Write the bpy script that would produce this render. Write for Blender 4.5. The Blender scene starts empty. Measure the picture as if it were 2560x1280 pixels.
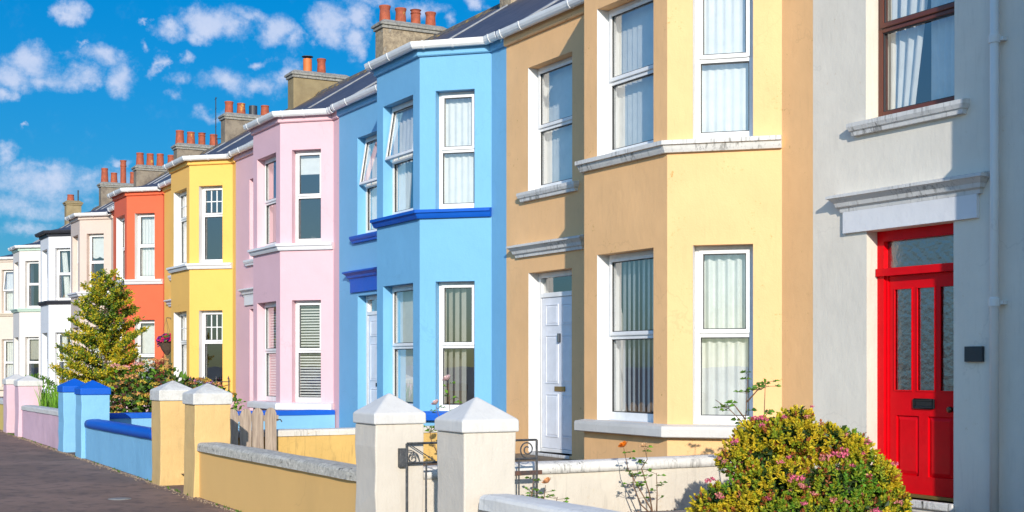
import bpy, bmesh, math, random
from mathutils import Vector, Matrix, noise as mnoise
rnd = random.Random(7)
R = math.radians
sc = bpy.context.scene
COL = sc.collection

# ------------------------------------------------------------------ camera
CAM_H = 1.49
cam_d = bpy.data.cameras.new('camera')
cam_d.sensor_width = 36.0
cam_d.lens = 36.0 * 3450 / 2560
cam_d.shift_y = 272 / 2560
cam_d.clip_end = 4000
cam = bpy.data.objects.new('camera', cam_d)
COL.objects.link(cam)
cam.location = (0, 0, CAM_H)
fw = Vector((-0.87594, 0.48240, 0)).normalized()
cam.rotation_euler = fw.to_track_quat('-Z', 'Y').to_euler()
sc.camera = cam

# ------------------------------------------------------------------ light
SUN_EL = R(18.5)
SUN_DIR = Vector((0.909 * math.cos(SUN_EL), -0.417 * math.cos(SUN_EL), math.sin(SUN_EL)))
sl = bpy.data.lights.new('sun', 'SUN')
sl.energy = 4.1
sl.angle = R(0.5)
sl.color = (1.0, 0.92, 0.80)
so = bpy.data.objects.new('sun', sl)
COL.objects.link(so)
so.rotation_euler = SUN_DIR.to_track_quat('Z', 'Y').to_euler()
so.location = (10, -10, 12)
sc.view_settings.view_transform = 'Standard'
sc.view_settings.look = 'None'
sc.view_settings.gamma = 1
sc.view_settings.exposure = 0.30
try:
    sc.cycles.max_bounces = 8
    sc.cycles.transparent_max_bounces = 12
except Exception:
    pass

# clouds: directions on the sky given as (azimuth slope, elevation slope, half width, half height, strength)
CLOUDS = [
 (80,150,88,50,1),(25,185,70,45,.9),(-5,238,42,34,.8),(130,190,70,34,.8),(258,150,62,32,.75),(305,200,66,46,.8),(205,190,62,28,.7),
 (185,22,40,34,.85),(535,62,92,46,1),(420,72,60,30,.8),(505,92,66,26,.75),(690,70,66,44,.95),(640,40,60,24,.6),(735,100,34,34,.8),(835,70,70,50,1),
 (905,45,50,44,.95),(890,110,44,40,.8),(565,205,90,40,.75),(650,215,60,34,.75),(715,195,34,52,.75),(342,120,16,26,.7),(384,165,17,44,.7),
 (455,156,24,26,.7),(528,292,46,22,.65),(85,320,14,7,.6),(640,148,34,14,.65),(440,205,34,18,.5),(930,8,90,20,.6),(1120,58,24,26,.6),
 (1195,4,44,16,.7),(1050,24,70,22,.7),(5,385,40,32,.8),(40,420,52,30,.7),(110,425,120,26,.6),(215,440,95,26,.55),(290,402,46,14,.5),
 (110,455,240,60,.72),(60,520,220,46,.6),(400,500,160,30,.45),(330,460,130,36,.5),(60,582,150,22,.5),(180,545,90,14,.35),(355,45,10,10,.6),(210,115,14,9,.5),(1240,30,20,18,.4),(430,240,24,16,.45)]
w = bpy.data.worlds.new('World')
sc.world = w
w.use_nodes = True
nt = w.node_tree
for n in list(nt.nodes): nt.nodes.remove(n)
def N(t, typ, **kw):
    n = t.nodes.new(typ)
    for k, v in kw.items(): setattr(n, k, v)
    return n
def mth(t, op, a, b=None, c=None, clamp=False):
    n = N(t, 'ShaderNodeMath', operation=op); n.use_clamp = clamp
    for i, x in enumerate((a, b, c)):
        if x is None: continue
        if isinstance(x, (int, float)): n.inputs[i].default_value = x
        else: t.links.new(x, n.inputs[i])
    return n.outputs[0]
def vm(t, op, a, b=None):
    n = N(t, 'ShaderNodeVectorMath', operation=op)
    for i, x in enumerate((a, b)):
        if x is None: continue
        if isinstance(x, (tuple, list)): n.inputs[i].default_value = x
        else: t.links.new(x, n.inputs[i])
    return n
wo = N(nt, 'ShaderNodeOutputWorld'); bg = N(nt, 'ShaderNodeBackground')
nt.links.new(bg.outputs[0], wo.inputs[0])
sky = N(nt, 'ShaderNodeTexSky', sky_type='NISHITA')
sky.sun_disc = False
sky.sun_elevation = SUN_EL
sky.sun_rotation = math.atan2(SUN_DIR.x, SUN_DIR.y)
sky.air_density = 1.0; sky.dust_density = 0.35; sky.ozone_density = 2.5
tc = N(nt, 'ShaderNodeTexCoord')
hs = N(nt, 'ShaderNodeHueSaturation')
hs.inputs['Saturation'].default_value = 1.3
hs.inputs['Hue'].default_value = 0.512
nt.links.new(sky.outputs[0], hs.inputs['Color'])
# coordinates around the street axis: u = sideways slope, v = upward slope
sep = N(nt, 'ShaderNodeSeparateXYZ'); nt.links.new(tc.outputs['Generated'], sep.inputs[0])
dr = vm(nt, 'DOT_PRODUCT', tc.outputs['Generated'], (0.4824, 0.87594, 0)).outputs['Value']
df = vm(nt, 'DOT_PRODUCT', tc.outputs['Generated'], (-0.87594, 0.4824, 0)).outputs['Value']
az = mth(nt, 'ARCTAN2', dr, df)
hyp = mth(nt, 'SQRT', mth(nt, 'ADD', mth(nt, 'MULTIPLY', dr, dr), mth(nt, 'MULTIPLY', df, df)))
el = mth(nt, 'ARCTAN2', sep.outputs[2], hyp)
cb = N(nt, 'ShaderNodeCombineXYZ'); nt.links.new(az, cb.inputs[0]); nt.links.new(el, cb.inputs[1])
nz = N(nt, 'ShaderNodeTexNoise'); nz.inputs['Scale'].default_value = 26; nz.inputs['Detail'].default_value = 7; nz.inputs['Roughness'].default_value = .62
nt.links.new(cb.outputs[0], nz.inputs['Vector'])
wv = vm(nt, 'MULTIPLY', vm(nt, 'SUBTRACT', nz.outputs['Color'], (.5, .5, .5)).outputs[0], (.05, .035, 0)).outputs[0]
uv = vm(nt, 'ADD', cb.outputs[0], wv).outputs[0]
acc = None
for (px, py, rx, ry, s) in CLOUDS:
    a = math.atan((px - 1280) / 3450); hh = math.sqrt(3450 ** 2 + (px - 1280) ** 2)
    e = math.atan((912 - py) / hh)
    d = vm(nt, 'LENGTH', vm(nt, 'MULTIPLY', vm(nt, 'SUBTRACT', uv, (a, e, 0)).outputs[0], (hh / rx / 1.25, hh / ry / 1.25, 0)).outputs[0]).outputs['Value']
    m = mth(nt, 'MULTIPLY', mth(nt, 'SUBTRACT', 1.0, d, clamp=True), s * 1.6)
    acc = m if acc is None else mth(nt, 'SMOOTH_MAX', acc, m, .12)
n2 = N(nt, 'ShaderNodeTexNoise'); n2.inputs['Scale'].default_value = 48; n2.inputs['Detail'].default_value = 9; n2.inputs['Roughness'].default_value = .68
nt.links.new(cb.outputs[0], n2.inputs['Vector'])
dens = mth(nt, 'MULTIPLY', mth(nt, 'ADD', mth(nt, 'ADD', acc, mth(nt, 'MULTIPLY', n2.outputs[0], 1.9)), -1.12), mth(nt, 'MULTIPLY', acc, 5.0, clamp=True))
mr = N(nt, 'ShaderNodeMapRange', interpolation_type='SMOOTHSTEP'); mr.inputs[1].default_value = -.02; mr.inputs[2].default_value = 1.15; mr.inputs[4].default_value = .76
nt.links.new(dens, mr.inputs[0])
ccol = N(nt, 'ShaderNodeMix', data_type='RGBA'); nt.links.new(n2.outputs[0], ccol.inputs[0])
ccol.inputs[6].default_value = (2.7, 3.4, 4.9, 1); ccol.inputs[7].default_value = (4.9, 4.9, 5.5, 1)
tint = N(nt, 'ShaderNodeMix', data_type='RGBA', blend_type='MULTIPLY'); tint.inputs[0].default_value = 1
nt.links.new(hs.outputs[0], tint.inputs[6])
cr = N(nt, 'ShaderNodeValToRGB'); e_ = cr.color_ramp.elements
e_[0].position = 0.0; e_[0].color = (.13, .21, .38, 1); e_[1].position = 1.0; e_[1].color = (.80, 1.1, 1.2, 1)
k_ = e_.new(.30); k_.color = (.008, .48, .60, 1)
nt.links.new(mth(nt, 'DIVIDE', el, .85, clamp=True), cr.inputs[0]); 
anti = N(nt, 'ShaderNodeMapRange', interpolation_type='SMOOTHSTEP'); anti.inputs[1].default_value = .25; anti.inputs[2].default_value = .72
nt.links.new(df, anti.inputs[0]); am = N(nt, 'ShaderNodeMix', data_type='RGBA'); nt.links.new(anti.outputs[0], am.inputs[0])
cs = N(nt, 'ShaderNodeValToRGB'); g_ = cs.color_ramp.elements
g_[0].position = 0.0; g_[0].color = (.27, .34, .56, 1); g_[1].position = 1.0; g_[1].color = (1, 1, 1, 1); h_ = g_.new(.30); h_.color = (.80, .93, 1.02, 1)
nt.links.new(mth(nt, 'DIVIDE', el, .85, clamp=True), cs.inputs[0])
nt.links.new(vm(nt, 'MULTIPLY', cs.outputs[0], (1.46, 1.56, 1.38)).outputs[0], am.inputs[6]); nt.links.new(cr.outputs[0], am.inputs[7]); nt.links.new(am.outputs[2], tint.inputs[7])
mx = N(nt, 'ShaderNodeMix', data_type='RGBA')
nt.links.new(mr.outputs[0], mx.inputs[0]); nt.links.new(tint.outputs[2], mx.inputs[6]); nt.links.new(ccol.outputs[2], mx.inputs[7])
nt.links.new(mx.outputs[2], bg.inputs[0])
bg.inputs[1].default_value = 0.15

# ------------------------------------------------------------------ materials
def srgb(r, g, b):
    f = lambda c: (c / 255 / 12.92) if c / 255 <= .04045 else ((c / 255 + .055) / 1.055) ** 2.4
    return (f(r), f(g), f(b), 1)
MATS = {}
def mat(name):
    m = bpy.data.materials.new(name); m.use_nodes = True
    t = m.node_tree; p = t.nodes['Principled BSDF']
    return m, t, p
def noise(t, scale, detail=4, rough=.55, vec=None, stretch=None):
    n = N(t, 'ShaderNodeTexNoise'); n.inputs['Scale'].default_value = scale; n.inputs['Detail'].default_value = detail; n.inputs['Roughness'].default_value = rough
    c = N(t, 'ShaderNodeTexCoord').outputs['Object'] if vec is None else vec
    if stretch: c = vm(t, 'MULTIPLY', c, stretch).outputs[0]
    t.links.new(c, n.inputs['Vector'])
    return n.outputs[0]
def ramp(t, v, a, b, lo=0., hi=1.):
    n = N(t, 'ShaderNodeMapRange'); n.inputs[1].default_value = a; n.inputs[2].default_value = b; n.inputs[3].default_value = lo; n.inputs[4].default_value = hi
    t.links.new(v, n.inputs[0]); return n.outputs[0]
def mixc(t, f, a, b, mode='MIX'):
    n = N(t, 'ShaderNodeMix', data_type='RGBA', blend_type=mode)
    for i, x in ((0, f), (6, a), (7, b)):
        if isinstance(x, (int, float)): n.inputs[i].default_value = x
        elif isinstance(x, (tuple, list)): n.inputs[i].default_value = x
        else: t.links.new(x, n.inputs[i])
    return n.outputs[2]
def bump(t, p, h, strength=.3, dist=.01):
    b = N(t, 'ShaderNodeBump'); b.inputs['Strength'].default_value = strength; b.inputs['Distance'].default_value = dist
    t.links.new(h, b.inputs['Height']); t.links.new(b.outputs[0], p.inputs['Normal'])
def paint(name, c, rough=.62, var=.10, spots=0, streak=0, bmp=.42, spotcol=(.42, .24, .05, 1), crack=.16):
    """render/masonry paint: faint patchiness, brushed bump, optional stains"""
    if name in MATS: return MATS[name]
    m, t, p = mat(name)
    c = tuple(c[:3]) + (1,)
    dark = tuple(x * (1 - var * 1.6) for x in c[:3]) + (1,)
    n1 = noise(t, 1.3, 5, .6); n2_ = noise(t, 9, 4, .6, stretch=(1, 1, .35))
    col = mixc(t, ramp(t, n1, .35, .7), c, dark)
    col = mixc(t, ramp(t, n2_, .45, .8, 0, .5), col, tuple(x * (1 - var) for x in c[:3]) + (1,))
    if spots:
        s1 = noise(t, 3.1, 2, .5); s2 = noise(t, 26, 3, .7)
        k = mth(t, 'MULTIPLY', ramp(t, s1, .56, .66), ramp(t, s2, .60, .68))
        col = mixc(t, mth(t, 'MULTIPLY', k, spots), col, spotcol)
    if streak:
        s1 = noise(t, 1.0, 5, .7, stretch=(24, 24, 3)); s2 = noise(t, 2.2, 3, .6)
        k = mth(t, 'MULTIPLY', ramp(t, s1, .52, .62), ramp(t, s2, .38, .58))
        col = mixc(t, mth(t, 'MULTIPLY', k, streak), col, (.05, .048, .04, 1))
    if crack:
        vo = N(t, 'ShaderNodeTexVoronoi', feature='DISTANCE_TO_EDGE'); vo.inputs['Scale'].default_value = .55
        co = N(t, 'ShaderNodeTexCoord').outputs['Object']
        wn_ = N(t, 'ShaderNodeTexNoise'); wn_.inputs['Scale'].default_value = 2.2; wn_.inputs['Detail'].default_value = 6; t.links.new(co, wn_.inputs['Vector'])
        t.links.new(vm(t, 'ADD', co, vm(t, 'MULTIPLY', wn_.outputs['Color'], (.9, .9, .9)).outputs[0]).outputs[0], vo.inputs['Vector'])
        k = mth(t, 'MULTIPLY', ramp(t, vo.outputs['Distance'], .0015, .006, 1, 0), ramp(t, noise(t, .9, 2, .5), .50, .56))
        col = mixc(t, mth(t, 'MULTIPLY', k, crack), col, tuple(x * .45 for x in c[:3]) + (1,))
    t.links.new(col, p.inputs['Base Color'])
    p.inputs['Roughness'].default_value = rough
    p.inputs['Specular IOR Level'].default_value = .3
    h = mth(t, 'ADD', mth(t, 'ADD', noise(t, 2.6, 3, .5), mth(t, 'MULTIPLY', noise(t, 11, 3, .6, stretch=(1, 1, .6)), .35)), mth(t, 'MULTIPLY', noise(t, 60, 4, .6), .22))
    bump(t, p, h, bmp, .02)
    MATS[name] = m
    return m
def stone(name, c, c2, scale=14, rough=.9, lichen=None, lich=.0, bmp=.7, thr=(.4, .62)):
    if name in MATS: return MATS[name]
    m, t, p = mat(name)
    a = noise(t, scale, 6, .7); b = noise(t, scale * .22, 4, .6)
    col = mixc(t, ramp(t, a, thr[0], thr[1]), c, c2)
    col = mixc(t, ramp(t, b, .4, .75, 0, .6), col, tuple(x * .6 for x in c[:3]) + (1,))
    if lichen:
        k = ramp(t, noise(t, scale * .5, 5, .7), .62 - lich * .2, .70 - lich * .15)
        col = mixc(t, k, col, lichen)
    t.links.new(col, p.inputs['Base Color']); p.inputs['Roughness'].default_value = rough
    bump(t, p, noise(t, scale * 2.2, 6, .7), bmp, .02)
    MATS[name] = m
    return m
def plain(name, c, rough=.5, metal=0, bmp=0, spec=.5):
    if name in MATS: return MATS[name]
    m, t, p = mat(name)
    c = tuple(c[:3]) + (1,)
    col = mixc(t, ramp(t, noise(t, 7, 4, .6), .3, .75), c, tuple(x * .86 for x in c[:3]) + (1,))
    t.links.new(col, p.inputs['Base Color'])
    p.inputs['Roughness'].default_value = rough; p.inputs['Metallic'].default_value = metal; p.inputs['Specular IOR Level'].default_value = spec
    if bmp: bump(t, p, noise(t, 40, 4, .6), bmp, .01)
    MATS[name] = m
    return m
def leafmat(name, c, trans=.35):
    if name in MATS: return MATS[name]
    m, t, p = mat(name)
    c = tuple(c[:3]) + (1,)
    gi = N(t, 'ShaderNodeNewGeometry')
    col = mixc(t, ramp(t, gi.outputs['Random Per Island'], 0, 1), tuple(x * .7 for x in c[:3]) + (1,), tuple(min(1, x * 1.25) for x in c[:3]) + (1,))
    t.links.new(col, p.inputs['Base Color']); p.inputs['Roughness'].default_value = .5; p.inputs['Specular IOR Level'].default_value = .35
    tr = N(t, 'ShaderNodeBsdfTranslucent'); t.links.new(col, tr.inputs[0])
    ms = N(t, 'ShaderNodeMixShader'); ms.inputs[0].default_value = trans
    t.links.new(p.outputs[0], ms.inputs[1]); t.links.new(tr.outputs[0], ms.inputs[2])
    t.links.new(ms.outputs[0], t.nodes['Material Output'].inputs[0])
    MATS[name] = m
    return m
def glassmat(name, base=.07, tintc=(.93, .95, .96, 1), rough=.0, bumpy=0):
    """thin pane: see-through with a mirror share that grows at grazing angles"""
    if name in MATS: return MATS[name]
    m, t, p = mat(name)
    t.nodes.remove(p)
    tr = N(t, 'ShaderNodeBsdfTransparent'); tr.inputs[0].default_value = tintc
    gl = N(t, 'ShaderNodeBsdfGlossy'); gl.inputs[0].default_value = (1, 1, 1, 1); gl.inputs[1].default_value = rough
    lw = N(t, 'ShaderNodeLayerWeight'); lw.inputs[0].default_value = .5
    f = mth(t, 'ADD', mth(t, 'MULTIPLY', mth(t, 'POWER', lw.outputs['Facing'], 3.0), 1.0 - base), base, clamp=True)
    b = N(t, 'ShaderNodeBump'); b.inputs['Strength'].default_value = .02 if not bumpy else bumpy; b.inputs['Distance'].default_value = .02
    t.links.new(noise(t, 1.7 if not bumpy else 16, 2 if not bumpy else 3, .5), b.inputs['Height']); t.links.new(b.outputs[0], gl.inputs['Normal'])
    ms = N(t, 'ShaderNodeMixShader'); t.links.new(f, ms.inputs[0]); t.links.new(tr.outputs[0], ms.inputs[1]); t.links.new(gl.outputs[0], ms.inputs[2])
    t.links.new(ms.outputs[0], t.nodes['Material Output'].inputs[0])
    MATS[name] = m
    return m

M_WHITE = plain('white_upvc', (.80, .80, .80), .35)
M_GUTTER = plain('white_gutter_plastic', (.78, .78, .78), .4)
M_GLASS = glassmat('window_glass', .17, (.90, .92, .93, 1))
M_GLASS_D = glassmat('patterned_glass', .24, (.30, .33, .34, 1), .25, .25)
M_CURT = plain('net_curtain', (.74, .74, .70), .9)
M_CURT_G = plain('pale_green_curtain', (.70, .71, .67), .9)
M_BLIND = plain('blind_slat', (.74, .74, .70), .7)
M_BLIND_T = plain('taupe_blind_slat', (.42, .40, .34), .8)
M_DARK = plain('dark_rubber', (.03, .032, .035), .6)
M_IRON = stone('black_iron', (.035, .04, .045, 1), (.09, .09, .095, 1), 30, .55, bmp=.3)
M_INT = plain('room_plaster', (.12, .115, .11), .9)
M_OLDW = paint('weathered_white_paint', (.68, .67, .65), .75, .12, streak=.6, bmp=.6)
M_CLEANW = paint('clean_white_masonry', (.72, .72, .74), .6, .05)
M_WREV = paint('white_reveal_paint', (.70, .70, .70), .55, .04, bmp=.2)
M_CREAMW = paint('cream_white_masonry', (.66, .62, .54), .7, .07, streak=.10, bmp=.5)
M_PILLW = paint('cream_pillar_paint', (.61, .55, .47), .7, .08, streak=.08, bmp=.5)
M_CAPW = paint('off_white_cap_paint', (.62, .60, .57), .75, .10, streak=.06, bmp=.5)
M_TERRA = stone('terracotta', (.42, .095, .040, 1), (.26, .06, .03, 1), 9, .8, (.55, .30, .06, 1), .05, .3)
M_ROUGHST = stone('weathered_stack_render', (.42, .33, .22, 1), (.17, .13, .09, 1), 7, .95, (.36, .33, .27, 1), .1, 1.0)
M_GREYST = stone('grey_stack_render', (.27, .22, .165, 1), (.15, .12, .095, 1), 3.5, .95, None, 0, .5)
M_TANST = stone('tan_stack_render', (.32, .245, .13, 1), (.24, .18, .095, 1), 2.5, .9, (.34, .24, .03, 1), .02, .3)
M_CONC = stone('concrete_cap', (.34, .32, .28, 1), (.20, .19, .17, 1), 16, .9, (.06, .055, .05, 1), 0, .6)
M_COPING = stone('lichened_coping', (.68, .64, .56, 1), (.38, .36, .31, 1), 22, .95, (.12, .115, .10, 1), .04, 1.0)
M_CAPT = stone('pale_concrete_cap', (.62, .61, .58, 1), (.48, .46, .43, 1), 7, .9, (.30, .28, .25, 1), 0, .8, thr=(.45, .75))
M_LEAD = stone('lead_flashing', (.32, .33, .35, 1), (.22, .225, .24, 1), 6, .6, bmp=.2)

def slate():
    m, t, p = mat('slate_roof')
    tcn = N(t, 'ShaderNodeTexCoord')
    sp = N(t, 'ShaderNodeSeparateXYZ'); t.links.new(tcn.outputs['Object'], sp.inputs[0])
    cbn = N(t, 'ShaderNodeCombineXYZ'); t.links.new(sp.outputs[0], cbn.inputs[0]); t.links.new(mth(t, 'MULTIPLY', sp.outputs[2], 1.85), cbn.inputs[1])
    br = N(t, 'ShaderNodeTexBrick'); t.links.new(cbn.outputs[0], br.inputs['Vector'])
    br.inputs['Scale'].default_value = 1; br.inputs['Brick Width'].default_value = .26; br.inputs['Row Height'].default_value = .21
    br.inputs['Mortar Size'].default_value = .012; br.inputs['Color1'].default_value = (.085, .08, .095, 1); br.inputs['Color2'].default_value = (.052, .05, .062, 1); br.inputs['Mortar'].default_value = (.015, .015, .018, 1)
    col = mixc(t, ramp(t, noise(t, 2.5, 5, .7), .45, .8, 0, .7), br.outputs[0], (.11, .105, .11, 1))
    # ochre lichen gathers near the ridge
    k = mth(t, 'MULTIPLY', ramp(t, noise(t, 6, 5, .75), .50, .62), ramp(t, sp.outputs[2], 7.55, 8.5))
    col = mixc(t, mth(t, 'MULTIPLY', k, .9), col, (.36, .21, .03, 1))
    t.links.new(col, p.inputs['Base Color']); p.inputs['Roughness'].default_value = .55
    bump(t, p, br.outputs['Fac'], -.6, .012)
    return m
M_SLATE = slate()
M_RIDGE = stone('ridge_tile', (.09, .085, .085, 1), (.14, .12, .10, 1), 10, .9, (.40, .24, .03, 1), .5, .5)

def asphalt():
    m, t, p = mat('pavement_asphalt')
    a = noise(t, 210, 3, .7); b = noise(t, .8, 5, .6); c_ = noise(t, 5, 4, .6)
    col = mixc(t, ramp(t, a, .35, .7), (.14, .088, .066, 1), (.25, .16, .12, 1))
    col = mixc(t, ramp(t, b, .45, .6, 0, .7), col, (.28, .175, .13, 1))
    col = mixc(t, ramp(t, c_, .5, .65, 0, .6), col, (.085, .06, .055, 1))
    t.links.new(col, p.inputs['Base Color']); p.inputs['Roughness'].default_value = .92
    bump(t, p, mth(t, 'ADD', a, mth(t, 'MULTIPLY', b, 2)), .8, .01)
    return m
M_ASPH = asphalt()
M_ROAD = stone('road_asphalt', (.05, .05, .052, 1), (.085, .085, .09, 1), 120, .9, bmp=.5)
M_KERB = stone('granite_kerb', (.30, .29, .28, 1), (.2, .19, .185, 1), 50, .8, bmp=.4)
M_SOIL = stone('garden_soil', (.17, .11, .08, 1), (.09, .06, .045, 1), 35, .95, bmp=1.0)
M_GRASS = stone('grass_verge', (.06, .10, .025, 1), (.09, .14, .04, 1), 30, .9, bmp=.8)
M_PATH = stone('concrete_path', (.30, .27, .24, 1), (.19, .165, .145, 1), 20, .9, bmp=.6)
M_WOOD = None
def wood():
    m, t, p = mat('weathered_wood')
    g = noise(t, 5, 6, .7, stretch=(6, 6, 1.0)); g2 = noise(t, 3, 4, .6, stretch=(22, 22, 1.2))
    col = mixc(t, ramp(t, g2, .35, .65), (.44, .35, .27, 1), (.27, .205, .16, 1))
    col = mixc(t, ramp(t, g, .55, .75, 0, .6), col, (.14, .10, .08, 1))
    t.links.new(col, p.inputs['Base Color']); p.inputs['Roughness'].default_value = .85
    bump(t, p, g2, .7, .006)
    return m
M_WOOD = wood()

# ------------------------------------------------------------------ mesh builder
class MB:
    def __init__(s): s.v = []; s.f = []; s.m = []
    def quad(s, a, b, c, d, mi=0):
        i = len(s.v); s.v += [tuple(a), tuple(b), tuple(c), tuple(d)]; s.f.append((i, i + 1, i + 2, i + 3)); s.m.append(mi)
    def tri(s, a, b, c, mi=0):
        i = len(s.v); s.v += [tuple(a), tuple(b), tuple(c)]; s.f.append((i, i + 1, i + 2)); s.m.append(mi)
    def hexa(s, P, mi=0):
        """P: 8 corners, bottom 0-3 then top 4-7, both counter-clockwise from above"""
        i = len(s.v); s.v += [tuple(p) for p in P]
        for f in ((3, 2, 1, 0), (4, 5, 6, 7), (0, 1, 5, 4), (1, 2, 6, 5), (2, 3, 7, 6), (3, 0, 4, 7)):
            s.f.append(tuple(i + k for k in f)); s.m.append(mi)
    def box(s, x0, x1, y0, y1, z0, z1, mi=0):
        s.hexa([(x0, y0, z0), (x1, y0, z0), (x1, y1, z0), (x0, y1, z0), (x0, y0, z1), (x1, y0, z1), (x1, y1, z1), (x0, y1, z1)], mi)
    def tube(s, pts, r, n=8, mi=0, cap=True):
        pts = [Vector(p) for p in pts]
        rr = r if isinstance(r, (list, tuple)) else [r] * len(pts)
        rings = []
        up = None
        for k, p in enumerate(pts):
            d = (pts[min(k + 1, len(pts) - 1)] - pts[max(k - 1, 0)])
            if d.length < 1e-9: d = Vector((0, 0, 1))
            d.normalize()
            if up is None:
                up = Vector((0, 0, 1)) if abs(d.z) < .9 else Vector((1, 0, 0))
            a = d.cross(up)
            if a.length < 1e-4: a = d.cross(Vector((0, 1, 0)))
            a.normalize(); b = d.cross(a).normalized(); up = -b if False else a.cross(d).normalized()
            i0 = len(s.v)
            for j in range(n):
                t = 2 * math.pi * j / n
                s.v.append(tuple(p + (a * math.cos(t) + b * math.sin(t)) * rr[k]))
            rings.append(i0)
        for k in range(len(rings) - 1):
            for j in range(n):
                s.f.append((rings[k] + j, rings[k] + (j + 1) % n, rings[k + 1] + (j + 1) % n, rings[k + 1] + j)); s.m.append(mi)
        if cap:
            s.f.append(tuple(rings[0] + j for j in range(n))[::-1]); s.m.append(mi)
            s.f.append(tuple(rings[-1] + j for j in range(n))); s.m.append(mi)
    def lathe(s, cx, cy, prof, n=16, mi=0, jit=0):
        rings = []
        for (r, z) in prof:
            i0 = len(s.v)
            for j in range(n):
                t = 2 * math.pi * j / n
                q = r * (1 + (rnd.random() - .5) * jit)
                s.v.append((cx + q * math.cos(t), cy + q * math.sin(t), z))
            rings.append(i0)
        for k in range(len(rings) - 1):
            for j in range(n):
                s.f.append((rings[k] + j, rings[k] + (j + 1) % n, rings[k + 1] + (j + 1) % n, rings[k + 1] + j)); s.m.append(mi)
        s.f.append(tuple(rings[0] + j for j in range(n))[::-1]); s.m.append(mi)
        s.f.append(tuple(rings[-1] + j for j in range(n))); s.m.append(mi)
    def sweep(s, path, prof, mi=0):
        """path: (x, y) points, left to right along the facade; prof: (out, z) polygon; mitred corners"""
        pts = [Vector((p[0], p[1])) for p in path]; rings = []
        for k, p in enumerate(pts):
            nrm = []
            if k > 0: d = (p - pts[k - 1]).normalized(); nrm.append(Vector((d.y, -d.x)))
            if k < len(pts) - 1: d = (pts[k + 1] - p).normalized(); nrm.append(Vector((d.y, -d.x)))
            n_ = sum(nrm, Vector((0, 0)))
            n_.normalize(); n_ /= max(.3, n_.dot(nrm[0]))
            i0 = len(s.v)
            for (o, z) in prof: q = p + n_ * o; s.v.append((q.x, q.y, z))
            rings.append(i0)
        n = len(prof)
        for k in range(len(rings) - 1):
            for j in range(n):
                s.f.append((rings[k] + j, rings[k + 1] + j, rings[k + 1] + (j + 1) % n, rings[k] + (j + 1) % n)); s.m.append(mi)
        s.f.append(tuple(rings[0] + j for j in range(n))); s.m.append(mi)
        s.f.append(tuple(rings[-1] + j for j in range(n))[::-1]); s.m.append(mi)
    def leaf(s, p, d, nrm, L, W, mi=0, fold=.25):
        """one folded leaf: p base, d direction, nrm face normal"""
        side = d.cross(nrm)
        if side.length < 1e-5: return
        side.normalize(); up = side.cross(d).normalized()
        mid = p + d * L * .5 - up * W * fold * .0
        a = mid + side * W * .5 + up * W * fold; b = mid - side * W * .5 + up * W * fold
        tip = p + d * L
        i = len(s.v); s.v += [tuple(p), tuple(a), tuple(tip), tuple(b)]
        s.f += [(i, i + 1, i + 2), (i, i + 2, i + 3)]; s.m += [mi, mi]
    def build(s, name, mats, parent=None, bevel=0, smooth=False, seg=2, fix=True):
        if not isinstance(mats, (list, tuple)): mats = [mats]
        org = ORG.get(parent.name, Vector((0, 0, 0))) if parent else Vector((0, 0, 0))
        me = bpy.data.meshes.new(name)
        me.from_pydata([tuple(Vector(v) - org) for v in s.v], [], s.f)
        for m in mats: me.materials.append(m)
        me.polygons.foreach_set('material_index', s.m)
        if bevel or fix:
            bm = bmesh.new(); bm.from_mesh(me)
            if bevel:
                bmesh.ops.remove_doubles(bm, verts=bm.verts, dist=1e-5)
                es = [e for e in bm.edges if len(e.link_faces) == 2 and e.calc_face_angle(0) > .5]
                bmesh.ops.bevel(bm, geom=es, offset=bevel, segments=seg, affect='EDGES', profile=.6, clamp_overlap=True)
            bmesh.ops.recalc_face_normals(bm, faces=bm.faces)
            bm.to_mesh(me); bm.free()
        if smooth:
            me.polygons.foreach_set('use_smooth', [True] * len(me.polygons))
        me.update()
        o = bpy.data.objects.new(name, me); COL.objects.link(o)
        if parent: o.parent = parent; ORG[o.name] = org
        return o
ORG = {}
def tag(o, label=None, cat=None, group=None, kind=None):
    if label: o['label'] = label
    if cat: o['category'] = cat
    if group: o['group'] = group
    if kind: o['kind'] = kind
    return o
def thing(name, loc, label, cat, group=None):
    o = bpy.data.objects.new(name, None); COL.objects.link(o); o.location = loc
    o.empty_display_size = .2
    ORG[o.name] = Vector(loc)
    return tag(o, label, cat, group)
def pyr(mb, x0, x1, y0, y1, z0, z1, zt, mi=0):
    """band plus pyramid"""
    cx, cy = (x0 + x1) / 2, (y0 + y1) / 2
    i = len(mb.v)
    mb.v += [(x0, y0, z0), (x1, y0, z0), (x1, y1, z0), (x0, y1, z0), (x0, y0, z1), (x1, y0, z1), (x1, y1, z1), (x0, y1, z1), (cx, cy, zt)]
    for f in ((3, 2, 1, 0), (0, 1, 5, 4), (1, 2, 6, 5), (2, 3, 7, 6), (3, 0, 4, 7), (4, 5, 8), (5, 6, 8), (6, 7, 8), (7, 4, 8)):
        mb.f.append(tuple(i + k for k in f)); mb.m.append(mi)

def ground_z(x): return 0.0125 * (-15.3 - x)

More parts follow.
